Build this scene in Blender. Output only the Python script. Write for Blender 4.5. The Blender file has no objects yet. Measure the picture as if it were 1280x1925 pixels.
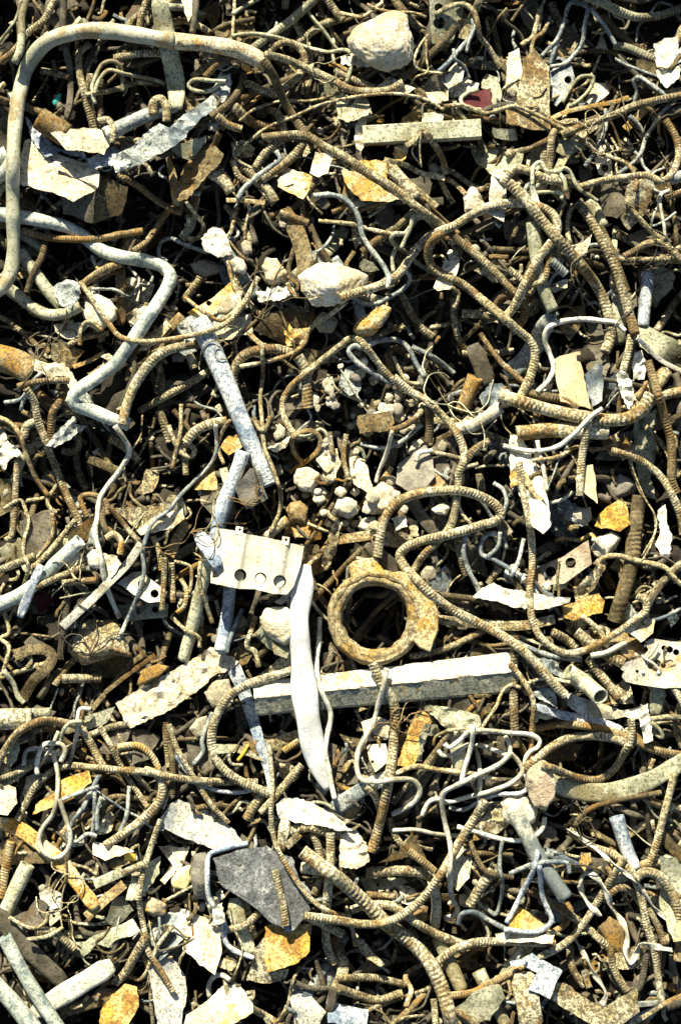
import bpy, math, random
import numpy as np
from mathutils import Vector, noise
from mathutils.geometry import delaunay_2d_cdt
random.seed(7); rs = np.random.RandomState(11)

# ------------------------------------------------------------------ camera, sky, sun, exposure
S = 0.0008            # metres per photo pixel on the heap's base plane
W_, H_ = 1280.0, 1925.0
D = 3250.0            # camera height above the base plane, in pixels
sc = bpy.context.scene
cam_d = bpy.data.cameras.new('camera'); cam = bpy.data.objects.new('camera', cam_d)
sc.collection.objects.link(cam); sc.camera = cam
cam.location = (0, 0, D*S); cam.rotation_euler = (0, 0, 0)
cam_d.sensor_fit = 'VERTICAL'; cam_d.sensor_height = 24
cam_d.lens = 24*D/H_
cam_d.clip_start = 0.05; cam_d.clip_end = 200
SUN_EL, SUN_AZ = math.radians(33), math.radians(-14)   # azimuth measured from +Y (top of the picture) clockwise
w = bpy.data.worlds.new('World'); sc.world = w; w.use_nodes = True
nt = w.node_tree; nt.nodes.clear()
sky = nt.nodes.new('ShaderNodeTexSky'); sky.sky_type = 'NISHITA'; sky.sun_disc = False
sky.sun_elevation = SUN_EL; sky.sun_rotation = SUN_AZ
bg = nt.nodes.new('ShaderNodeBackground'); bg.inputs[1].default_value = 0.05
wo = nt.nodes.new('ShaderNodeOutputWorld')
nt.links.new(sky.outputs[0], bg.inputs[0]); nt.links.new(bg.outputs[0], wo.inputs[0])
sd = bpy.data.lights.new('sun', 'SUN'); sd.energy = 5.0; sd.angle = math.radians(0.5); sd.color = (1, 0.925, 0.74)
so = bpy.data.objects.new('sun', sd); sc.collection.objects.link(so)
sv = Vector((math.sin(SUN_AZ)*math.cos(SUN_EL), math.cos(SUN_AZ)*math.cos(SUN_EL), math.sin(SUN_EL)))
so.rotation_euler = sv.to_track_quat('Z', 'Y').to_euler(); so.location = sv*5
sc.view_settings.view_transform = 'Standard'; sc.view_settings.look = 'None'
sc.view_settings.exposure = 1.42; sc.view_settings.gamma = 1

def PW(px, py, z):
    """Photo pixel (on the base plane's scale) and height z (pixels) -> world numpy xyz."""
    k = (D - z)/D
    return np.stack([(px - W_/2)*k*S, (H_/2 - py)*k*S, z*S], -1)

# layer|kind|radius|material|points (photo pixels, optional height)|label : the pieces of the heap, lowest first
DATA1 = """# row 1
1|rb|6|D|0,117 28,94 52,63 85,35 97,12 108,-8
2|pi|7|Y|28,118 38,95 41,60 42,30 52,-8
2|wi|3|Y|-5,84 15,60 30,35 42,0
1|pi|7|K|118,95 119,40 121,-8
3.6|fp|17|Y|296,-8 307,40 318,95 330,150 334,205|wide pale flattened pipe running down behind the hooked pipe from the top edge
1|rb|7|D|236,70 250,38 268,26
2|rb|6|D|262,52 268,25 278,-5
1|fp|6|K|122,85 132,130 132,190 124,225
2|rb|7|D|170,82 150,100 150,135 163,190 178,245
1|rb|8|D|172,140 168,180 172,215 178,245
2|rb|6|D|190,150 188,195 193,240
3|wi|4|Y|232,172 228,130 215,115 195,120 180,145 173,165 180,195
3|wi|4|Y|178,178 190,145 205,132 240,140 290,150 312,158
2|wi|5|D|163,178 200,172 230,165 260,155 300,160
2|rb|6|D|78,133 100,137 130,145
1|rb|7|D|215,110 250,102 305,100
2|wi|3|D|62,193 80,165 90,145
1|st|0|T|98,190 108,178 118,174 115,190 104,205|small teal plastic fragment in the hollow under the hooked pipe
1|pi|22|B|74,222,12 125,255,0|short wide rusty pipe stub with a dark open mouth beside the hooked pipe
2|sh|0|C|95,248 160,240 208,243 212,262 195,292 160,284 125,282 110,262|smooth cream sheet resting above the torn grey gutter
2|sh|0|C|45,265 55,262 110,290 175,312 187,322 186,350 172,362 140,378 100,362 38,345 40,300|large cracked cream sheet beside the upright leg of the hooked pipe
4|cr|0|P|48,218 62,235 110,280 158,285 165,298 212,275 225,282 218,310 175,318 160,298 115,285 88,296 60,262|ragged blue-grey sheet edge lying across the cream sheets
3|cr|0|G|210,290 245,278 275,250 300,232 320,240 345,215 385,190 400,175 408,150 418,128 432,130 437,155 432,180 410,200 375,225 345,262 310,285 260,310 218,325|long torn galvanised gutter rising under the hooked pipe
2|pi|13|G|198,254 260,224 330,198
2|rb|8|D|288,215 290,192 302,186 312,200 314,228
2|rb|6|D|212,268 213,240 203,225 185,228
2|pi|14|PG|-20,308 15,288|short pale pipe end poking in behind the leg of the hooked pipe
2|pi|12|PG|-20,348 10,322 25,300
3|sh|0|W|14,175 32,170 30,210 22,215
1|sh|0|K|-5,225 20,212 22,288 -5,292
3|rb|6|R|222,328 260,350 300,380 342,402
1|sh|0|B|130,380 200,335 240,350 232,400 180,420 150,400
1|sh|0|K|110,320 180,350 175,420 120,400
2|rb|6|D|322,42 350,40 380,52 395,62
2|sh|0|C|338,-5 362,-5 362,30 355,42
2|wi|6|K|362,62 366,30 372,-8
1|sh|0|B|382,20 405,3 418,8 410,40 400,60 392,40
2|wi|3|D|438,70 440,30 440,-8
2|wi|4|Y|438,26 460,12 490,-5
2|wi|3|D|487,30 500,42 508,62
3|rb|8|Y|475,92 500,72 545,40 580,10 600,-10|straight green-tinted rebar rising to the top edge from the end of the hooked pipe
3|wi|4|Y|438,68 460,64 500,66 540,76 580,90 620,98 640,94 656,97 664,110 658,135 651,155|long pale wire running level from the hooked pipe to the white boulder
3|rb|6.5|D|505,100 520,85 545,80 562,90 573,110 568,135 540,160 515,172 490,168 470,158 460,160|looped ribbed rebar like an open ring by the end of the hooked pipe
4|rb|8|B|495,112 515,145 532,185 555,225 574,252|dull brown rebar dropping from the end of the hooked pipe
4|rb|7|D|500,102 540,112 580,130 620,148 660,168 700,172 735,168 757,154|ribbed rebar sagging from the end of the hooked pipe to below the boulder
1|rb|8|D|560,82 585,60 610,45 645,34
1|wi|3|Y|580,25 600,50 620,75 630,95
1|wi|3|Y|570,5 590,35 610,60 640,100
1|rb|7|D|612,-5 630,20 645,38
2|wi|2.5|D|500,5 505,15 517,20 512,5 502,0 497,8
1|rb|6|D|380,100 400,103 430,107
2|rb|6|B|385,145 410,120 428,103
1|rb|6|D|360,145 400,120 440,108 480,122
2|rb|7|B|397,220 430,195 452,165 460,138
3|wi|4|Y|425,153 400,152 365,150 355,160 362,168 385,172 405,165 410,155
2|rb|7|D|408,218 430,235 455,243
1|rb|9|D|440,200 470,228 510,240 530,240
1|rb|7|D|500,205 520,212 530,230 535,252
3|wi|3|D|450,228 480,205 530,190 580,190 620,182 645,172
4|wi|3|D|445,293 490,247 550,220 595,200 640,187 700,178 740,176 780,181 810,192 835,207|long thin wire slanting up to the middle of the top of the heap
4|wi|4|D|835,200 870,198 915,213 960,200 985,205 1035,230 1100,268 1120,285 1170,304 1190,322 1197,345 1192,360|long thin wandering wire passing over the tent-shaped plate
4|rb|7.5|D|493,258 530,255 575,255 610,275 640,290 690,322 747,358 778,385 835,428 865,455 905,488 940,522 962,545 982,562 985,592 968,625|longest ribbed rebar crossing diagonally above the sandy rock
3|rb|7|D|480,315 497,290 520,268 545,258 575,262
3|rb|8|D|572,268 555,290 530,312 492,338
4|wi|5|G|520,284 527,300 510,312 475,340 455,358 447,375|pale green wire with a hooked upper end beside the orange plate
2|rb|8|D|435,300 455,312 478,332 505,358 518,380
2|rb|6|D|438,302 448,330 470,345
2|wi|3|D|440,275 442,295 470,315 490,322
1|sl|0|C|432,268 455,262 480,278 475,295 455,298 440,290
3|sh|0|C|593,284 628,290 618,325 600,335 583,325|beige square sheet corner just above the orange plate
3|sh|0|O|533,312 597,333 570,375 522,350|flat orange-stained plate lying below the beige square corner
4|sh|0|C|522,338 540,322 553,345 528,352
1|rb|6|D|480,340 500,365 515,385
2|cr|0|B|330,365 345,315 375,270 400,268 421,290 415,305 390,330 352,375 335,378|curved rusty brown plate with an orange rim beside the torn gutter
2|sh|0|Y|318,275 386,256 388,268 360,302 320,290
3|fp|8|R|316,296 325,330 333,388
1|pi|10|D|395,325 420,340 435,362
3|fl|4|O|426,376 470,378 498,382
3|st|0|S|648,78 660,62 675,45 700,35 730,22 755,22 765,30 768,48 778,70 780,90 776,115 755,130 730,138 700,130 685,118 672,108 655,95|big white boulder near the top of the heap
2|hs|0|Y|806,-8 870,-8 870,30 858,55 850,80 812,82 808,40|holes:824,14,8;825,43,11|greenish metal cover with two round holes beside the boulder
2|sh|0|D|858,38 885,30 890,60 880,75 862,70
4|rb|5|D|818,28 840,15 870,8 888,20 897,42 902,68 920,92 940,128
3|wi|4.5|G|890,35 888,60 870,85 840,120 822,135
3|wi|3|G|897,36 890,60 880,80 876,98
2|rb|7|B|855,50 845,65 820,92 790,120 752,150
3|wi|2.5|D|804,65 790,85 779,110 780,125 795,133 832,138
3|wi|2|D|800,75 802,110 803,135 780,145 772,158
3|wi|3|G|852,92 855,110 870,122 882,148
2|wi|3|D|690,8 720,20 780,25 802,33
1|wi|4|D|640,25 665,30 680,32 720,5
2|cr|0|W|640,106 660,106 690,113 712,118 705,124 680,126 640,120
2|sh|0|C|700,168 730,144 745,150 783,168 765,175 740,176
2|rb|6|D|630,133 670,152 702,165
2|sh|0|C|825,148 857,118 872,130 868,152 842,166|small folded cream tab standing above the tent-shaped plate
2|sh|0|C|842,166 875,145 900,158 897,168 870,182 848,184
2|sh|0|RED|868,190 890,172 922,165 926,205 905,212 880,205|piece of dark red plastic caught under the wire above the pale beam
3|sh|0|Y|905,150 915,138 935,145 942,170 937,210 926,208 924,172 905,165
3|wi|4|Y|905,207 872,200 865,187 878,175 900,170
3|sq|17|Y|682,256 903,243|pale rectangular beam lying level below the boulder
2|cr|0|B|745,234 783,198 793,205 790,230
2|sh|0|C|792,212 836,212 832,230 792,230
2|sh|0|C|800,173 842,170 842,190 810,195
2|sh|0|Y|630,175 690,185 700,220 660,228 635,222
4|cr|0|C|640,222 670,212 698,203 692,216 655,230
2|cr|0|C|672,220 690,225 688,270 672,300 666,260
4|fl|5|D|795,243 780,262 763,274
4|fl|6|D|797,243 815,270 830,295 838,328|splintered brown strip hanging over the pale rectangular beam
4|wi|1.6|D|790,248 775,285 790,310
4|wi|1.6|D|791,248 789,280 792,315
3|cr|0|O|742,275 762,270 770,275 762,298 745,304 738,290
4|fl|5|D|722,300 760,310 790,325 836,335
3|fl|5|D|730,302 760,335 800,370 822,388
3|pi|12|C|736,318 760,345 782,374|short stubby cream pipe beside the orange-brown shell plate
2|sl|0|O|640,318 665,320 720,345 752,375 720,380 680,377 660,360 646,340|orange-brown shell-shaped plate under the longest rebar
2|sh|0|O|675,302 727,302 728,338 700,332
3|fl|5|D|825,325 835,355 852,382
3|fl|4|D|840,335 860,350 875,365
2|st|0|S2|804,310 818,305 829,318 822,331 808,328
2|sh|0|W|918,370 925,325 940,317 950,325 953,385 945,418 918,402|pale tongue-shaped metal tab upright beside the arch of ribbed rebar
2|st|0|S|870,370 885,350 895,352 912,382 908,406 873,402
2|sl|0|Y|925,240 970,243 970,264 928,260
3|rb|8|Y|1095,-8 1130,5 1165,22 1195,32 1235,30 1290,12|green-tinted ribbed rebar sagging at the top corner
4|wi|4|G|1018,106 1045,75 1060,40 1072,5 1085,7 1105,14 1130,40 1145,65 1157,85|tall galvanised wire bent over like a tent pole
4|wi|4|G|1106,15 1098,50 1092,85 1075,108 1060,120 1033,126
3|wi|4|G|1048,78 1040,100 1032,122
1|wi|5|D|980,85 1000,70 1005,55 1015,18
1|wi|4|D|998,108 1003,75 1020,60 1030,42
3|rb|8|Y|1153,85 1180,90 1210,103 1232,113
1|rb|8|D|1035,5 1045,30 1060,55 1068,66
1|rb|7|B|1130,30 1160,60 1190,85 1212,98
1|rb|5|B|1085,100 1110,95 1145,97 1165,103
2|wi|3|G|1155,110 1180,123 1210,135 1240,145
1|pi|5|K|1160,105 1190,135 1220,160 1252,180
2|sh|0|C|1120,90 1128,65 1133,65 1142,94 1125,94
4|cr|0|W|1228,82 1248,72 1274,70 1275,100 1270,118 1280,130 1275,148 1252,166 1235,145|bright white torn box scrap at the upper edge of the heap
2|sh|0|B|1195,113 1230,118 1234,142 1196,127
2|sh|0|C|955,100 975,90 978,115 985,150 972,195 958,195 950,150
3|sh|0|D|983,110 1001,100 1003,88 1032,127 1034,243 1005,245 950,232 950,208 972,190 978,150|tall brown tent-shaped plate beside the holed grey plate
2|hs|0|G|1020,110 1045,105 1070,112 1080,145 1070,170 1045,200 1035,190 1033,125|holes:1050,118,7;1067,150,7|rounded grey plate with punched holes beside the tent-shaped plate
2|sh|0|W|1094,200 1118,155 1147,157 1146,175 1125,190 1108,202
3|wi|3.5|Y|1057,193 1083,150 1095,143 1115,145 1110,165 1085,190 1070,200
3|fl|4|O|1033,224 1065,210 1110,200 1160,190 1182,182
4|rb|7|D|1055,253 1100,235 1150,218 1190,200 1250,185 1290,177|long straight rebar sloping up toward the bright white box scrap
2|rb|7|D|1030,330 1033,300 1040,250 1060,232 1085,230
1|rb|7|D|1020,320 1025,280 1040,250
3|wi|4|G|1192,197 1196,170 1190,150 1200,145 1225,160 1252,180
1|sh|0|Y|1048,260 1090,262 1102,280 1065,294 1045,285
3|wi|4|G|1137,205 1140,225 1130,260 1115,290 1098,313
3|wi|4|G|1270,188 1240,215 1225,240 1212,265 1205,285 1190,305 1162,328
2|wi|4|G|1183,218 1200,235 1212,262
3|wi|3|D|1240,218 1238,245 1245,275
4|rb|6.5|D|1088,352 1130,340 1180,333 1215,330 1245,340 1265,322 1275,285 1268,255 1250,225|ribbed rebar curling up like a hook at the upper side of the heap
2|hs|0|C|1120,275 1135,270 1148,290 1150,332 1125,328 1117,300|holes:1133,290,6;1136,316,7|small cream link plate with two holes below the long straight rebar
3|cr|0|W|1086,308 1100,312 1113,328 1108,340 1092,343 1087,328
4|wi|4|Y|1001,348 1003,312 1015,305 1025,320 1050,325 1060,340 1062,360
4|wi|4|Y|1048,325 1060,316 1070,322 1080,345 1094,361
3|wi|4|Y|1003,355 1030,335 1055,335 1095,360 1122,378
3|wi|4|Y|1008,362 1052,363 1055,375
3|rb|8|C|945,345 958,325 972,317 995,322 1028,337 1062,342|cream ribbed rebar hooked over beside the knot of pale wires
3|sh|0|W|994,350 1004,348 1013,375 1018,392 1000,395
1|sh|0|K|1095,365 1100,340 1150,345 1180,380 1160,410 1110,400
2|sh|0|D|1180,345 1215,335 1228,350 1215,400 1180,435 1165,410
3|wi|4|W|1238,390 1243,365 1257,358
2|pi|10|G|1258,338 1290,328
2|rb|6|D|1250,372 1290,358
1|rb|6|D|950,292 1000,277 1035,262
# row 2
3.8|pi|12.5|PG|-15,402 30,406 80,415 130,428 158,445 190,470 230,483 280,492 312,505 321,520 315,540 300,565 262,622 237,658 217,685 180,712 150,732 138,745 142,760 175,773 217,790 243,798|long kinked pale pipe zigzagging down the side of the heap
5|rb|6.5|R|45,433 85,445 140,450 190,448 230,440 269,434|dark rusty rebar lying on the kinked pale pipe
1|pi|12|Y|38,475 65,510 90,545 118,575
1|pi|11|Y|12,540 40,560 65,580 95,592 125,588 152,575
1|rb|6|B|50,550 65,510 80,480 88,440
2|rb|6|R|252,472 275,455 290,435 310,405 332,378
2|rb|7|R|128,557 150,540 175,520 200,505 228,495
5|rb|5|D|150,530 165,550 185,580 205,608 225,632 262,642 300,641 340,635 388,624 427,607 450,583 467,555 486,521|long smooth-curving rebar draped across both pale pipes
2|cr|0|G|98,540 125,525 150,532 150,560 135,580 115,575
3|st|0|S|152,585 158,560 175,545 205,560 222,580 222,600 205,612 185,625 165,612|bright white stone under the start of the long curving rebar
2|sh|0|C|102,610 150,605 174,610 135,642 118,635 105,625
2|sh|0|D|97,645 115,643 160,660 135,692 98,677
2|st|0|S|257,585 270,575 285,577 276,602 258,606
3|wi|4|D|152,650 152,625 158,608 170,605 195,622
2|rb|5|D|130,648 160,635 205,626
2|rb|5|D|-5,590 30,615 60,640 78,658
1|pi|26|R|-25,668 30,682 68,705|wide rust-brown pipe butt poking in below the two stacked pale pipes
3|cr|0|C|60,673 90,683 122,683 136,700 146,722 132,735 125,708 95,708 65,697
3|rb|6|D|34,727 60,720 100,715 130,715
2|rb|7|D|120,718 122,735 112,755 100,775 97,800 96,828
3|rb|7|D|50,730 65,755 72,790 85,825 92,845 110,890 128,935 142,965 151,988|long ribbed rebar sloping down between the star-shaped scrap and the pale wire
4|rb|9|C|230,798 240,757 255,722 275,692 295,670 322,656 350,650|thick cream rebar bent over the lower kink of the pale pipe
2|rb|7|D|262,773 320,740 357,720 397,694
2|sl|0|C|190,670 205,664 216,672 206,681
2|sl|0|C|184,690 200,680 214,686 196,694
2|sl|0|C|165,702 190,692 202,700 175,709
2|wi|4|G|175,480 182,500 197,488
3|wi|3|G|240,500 262,525 258,540 240,557 220,545 172,543
3|wi|3|G|262,535 280,537 287,520 275,505
2|wi|4|G|10,757 40,750 60,720 80,700
2|wi|3.5|G|40,772 50,745 85,712
2|fl|4|R|138,690 165,680 197,663
3|wi|4|G|315,492 300,480 303,455 320,448 345,458 375,470 390,475
3|cr|0|W|378,448 400,426 415,430 430,450 436,478 410,485 385,472|crumpled whitish knot of foil and wire above the small stones
2|wi|4|D|350,378 370,405 382,425 375,445 348,449
2|wi|4|D|422,447 433,440 440,410 447,390
2|wi|3|D|460,450 463,420 470,388
2|st|0|S2|452,460 460,450 472,455 476,475 460,481
3|st|0|S|358,497 370,488 395,488 420,500 420,512 380,525 365,515
3|st|0|S|432,490 445,482 458,488 466,505 460,516 440,511
3|st|0|S|488,500 500,484 520,485 540,510 543,530 520,541 505,536|rounded white stone beside the sandy rock
3|st|0|S|406,580 415,560 430,550 445,545 458,545 457,565 445,585 425,593 410,588
4|st|0|S|560,520 575,505 600,492 640,495 665,505 690,518 685,535 668,558 640,572 610,578 585,575 565,550|broad flat sandy rock above the middle of the heap
2|fl|16|B|530,398 552,425 568,465 574,500 572,530|curved brown strap with a reddish middle above the sandy rock
4|rb|6|D|526,400 550,408 580,419
3|cr|0|W|480,547 500,548 502,540 545,537 562,553 515,567 510,563 488,568
2|sh|0|B|478,620 505,590 550,575 592,580 588,625 545,652 500,632|large rusty brown sheet below the rounded white stone
3|cr|0|O|533,617 540,603 550,618 582,618 570,645 540,651
2|sh|0|C|393,612 470,590 477,625 425,638 405,632
4|wi|4|D|430,490 437,530 450,560 450,575 425,598 412,603 375,580 345,558
2|hs|0|O|352,588 400,560 445,520 457,530 437,562 400,592 370,598|holes:393,570,5|bright orange strip with a small hole above the slanting tube
1|rb|7|D|345,565 365,540 378,522
3|pi|19|P|374,600,6 400,660 430,730 460,805 507,912|straight blue-white tube slanting down toward the junction box
2|rb|9|D|470,810 452,770 440,735 440,700 455,672 480,660 520,656 548,664
3|wi|4.5|D|452,690 500,679 545,667 572,645 582,620 620,592 655,565
3|rb|10|C|560,670 572,690 577,725 578,768|short fat cream rebar stub standing inside the big rebar loop
4|wi|4|D|494,650 494,700 490,760 494,805 500,850 515,885 527,925 525,965 508,1003|thin pale wire hanging beside the slanting tube down to the junction box
4|rb|6|D|556,820 545,805 533,780 532,755 545,730 575,702 620,665 640,650 655,638 672,637 690,655 715,688 757,732|big rebar loop rising to a peak around the pebble hollow
2|st|0|S2|588,607 605,585 625,590 638,605 625,628 600,626
1|sh|0|B|500,640 560,650 600,660 640,640 630,680 580,690
2|rb|8|C|355,665 367,692
2|st|0|S2|322,668 340,655 353,665 345,681 325,680
4|rb|8|D|640,560 678,548 722,533 752,512 772,482 795,455 825,435 852,425 880,408 915,390 960,382 1005,386 1035,400 1047,422 1042,445 1015,482 990,525 965,578 945,600|great arch of ribbed rebar springing from the sandy rock
4|rb|8|D|835,437 815,450 805,470 810,498 832,516 870,535 905,563 940,592 970,618 995,640 1005,662 999,700 978,745|S-shaped ribbed rebar starting under the great arch
2|rb|7|D|680,474 705,455 740,430 770,405 782,393
2|wi|4|D|600,415 665,422 700,432 740,440 768,440
4|wi|5|G|590,368 620,366 650,375 668,395 675,415 680,440 695,465 720,500 731,522 729,542|grey wire arching over above the sandy rock
3|wi|4.5|Y|825,515 800,505 780,492 765,475 745,462 735,450 740,440 762,438 773,425 785,410 800,410 822,436
3|wi|4|Y|755,467 770,430 778,406 797,407
2|wi|4|Y|740,512 738,480 744,465
3|wi|4|G|755,505 768,515 770,527 755,545 730,560 705,572 680,570 665,558
2|rb|7|D|748,543 765,575 780,600 795,620 814,634
3|st|0|O|663,620 672,600 700,585 722,570 740,577 722,610 700,632 680,636 665,628|glossy rust-orange lump below the sandy rock
2|st|0|S2|675,557 695,548 708,555 702,571 685,571
2|sh|0|C|845,468 867,470 860,510 845,542 822,546 814,540 830,500
2|wi|4|D|848,538 862,550 858,570 851,579
1|rb|6|D|850,560 858,625 870,650 877,670
1|rb|6|D|868,665 900,665 965,660
3|rb|5|D|902,627 925,660 945,685 965,702 1003,737
3|wi|5|G|692,650 705,643 735,638 755,643 768,655 782,685 799,709
3|wi|5|G|682,653 665,650 655,660 670,680 700,700 737,722
2|rb|8|D|735,695 727,672 738,657 762,662
1|wi|5|G|775,652 810,670 840,690 854,703
2|wi|4|D|740,670 748,690 765,718 790,722
3|wi|4|D|750,728 772,738 780,748
4|rb|7|D|740,708 770,735 800,752 828,778 852,805 868,835 872,862 862,890 860,925 856,955 848,985 835,1005 815,1025 795,1045 774,1078|long rebar sweeping down around the hollow to the lug ring
2|pi|14|R|868,775 880,742 893,708
1|fp|18|K|888,648 905,690 918,725
2|cr|0|G|900,748 920,720 945,720 960,735 935,760 910,766
4|rb|12|C|938,743 1000,762 1050,775 1100,785 1150,790 1185,784 1210,765 1223,742|very thick cream rebar curving across below the tan plate
3|rb|8|B|985,738 1030,746 1060,751 1085,768
3|pi|12|Y|1000,418 1005,460 1010,500 1020,540 1039,584|grey-green pipe with a torn end beneath the great arch
4|rb|10|C|955,343 985,372 1010,405 1040,440 1075,480 1105,515 1125,545 1140,580 1147,610 1145,640 1136,662|thick boldly ribbed cream rebar curving down past the great arch
4|rb|9|D|1085,378 1110,415 1135,460 1155,500 1170,550 1185,600 1193,628|ribbed rebar with a rust patch running parallel to the thick bold one
3|rb|6|B|1128,425 1150,470 1165,510 1179,548
2|pi|12|Y|1105,378 1120,400 1132,428
2|wi|5|D|1072,460 1065,430 1068,405 1078,385
3|rb|6|D|955,505 980,525 1000,535 1020,527 1030,500 1035,462
2|rb|7|D|1043,465 1050,505
3|rb|8|G|1036,490 1050,503 1064,516
2|sh|0|C|1028,540 1055,525 1068,525 1065,541 1040,551
5|wi|5|W|1010,737 1030,715 1040,690 1032,662 1023,640 1026,620 1045,608 1085,600 1130,603 1155,607 1174,623|smooth pale wire arched above the tan plate
2|fp|17|G|1037,590 1018,622 1005,650 980,682 950,705|flattened grey pipe slanting beneath the smooth pale arched wire
3|sh|0|TAN|1040,675 1065,665 1090,661 1094,690 1110,768 1052,755 1045,710|tan speckled plate standing on the very thick rebar
2|sh|0|G|1100,702 1125,680 1133,690 1131,755 1112,764 1100,722
3|pi|12|P|1217,510,10 1213,560 1207,615|upright bluish pipe stub near the edge of the heap
4|sh|0|Y|1195,615 1212,610 1290,650 1290,702 1235,674 1200,650|grey-green sheet channel folded at the edge of the heap
5|fl|4|W|1197,635 1240,676 1290,702
3|rb|7|C|1186,630 1180,662 1170,697
3|cr|0|W|1157,705 1172,693 1187,720 1193,750 1182,770 1168,747
3|cr|0|W|1190,665 1205,658 1216,690 1210,713 1190,713 1187,690
4|rb|8|R|1217,678 1225,705 1236,740 1250,790 1260,830 1262,870 1262,905 1272,928|rust-tipped ribbed rebar dropping along the edge of the heap
2|pi|13|C|1175,775 1215,738 1252,698
3|wi|4|D|1215,718 1207,735 1197,748
3|rb|5|D|1178,380 1200,410 1230,440 1252,453
4|wi|3|W|1240,383 1247,420 1248,450
3|rb|6|D|1172,482 1195,470 1215,458 1240,455 1262,470 1285,492
2|rb|5|D|1163,488 1200,488 1250,487 1290,480
1|sh|0|K|1178,442 1210,430 1250,425 1262,455 1200,472
1|sh|0|Y|1190,500 1235,490 1270,520 1262,540 1230,580 1210,560
1|sh|0|C|1070,462 1095,455 1112,440 1102,475 1085,492
1|sh|0|B|1045,605 1070,580 1102,570 1092,610 1070,642
"""
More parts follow.
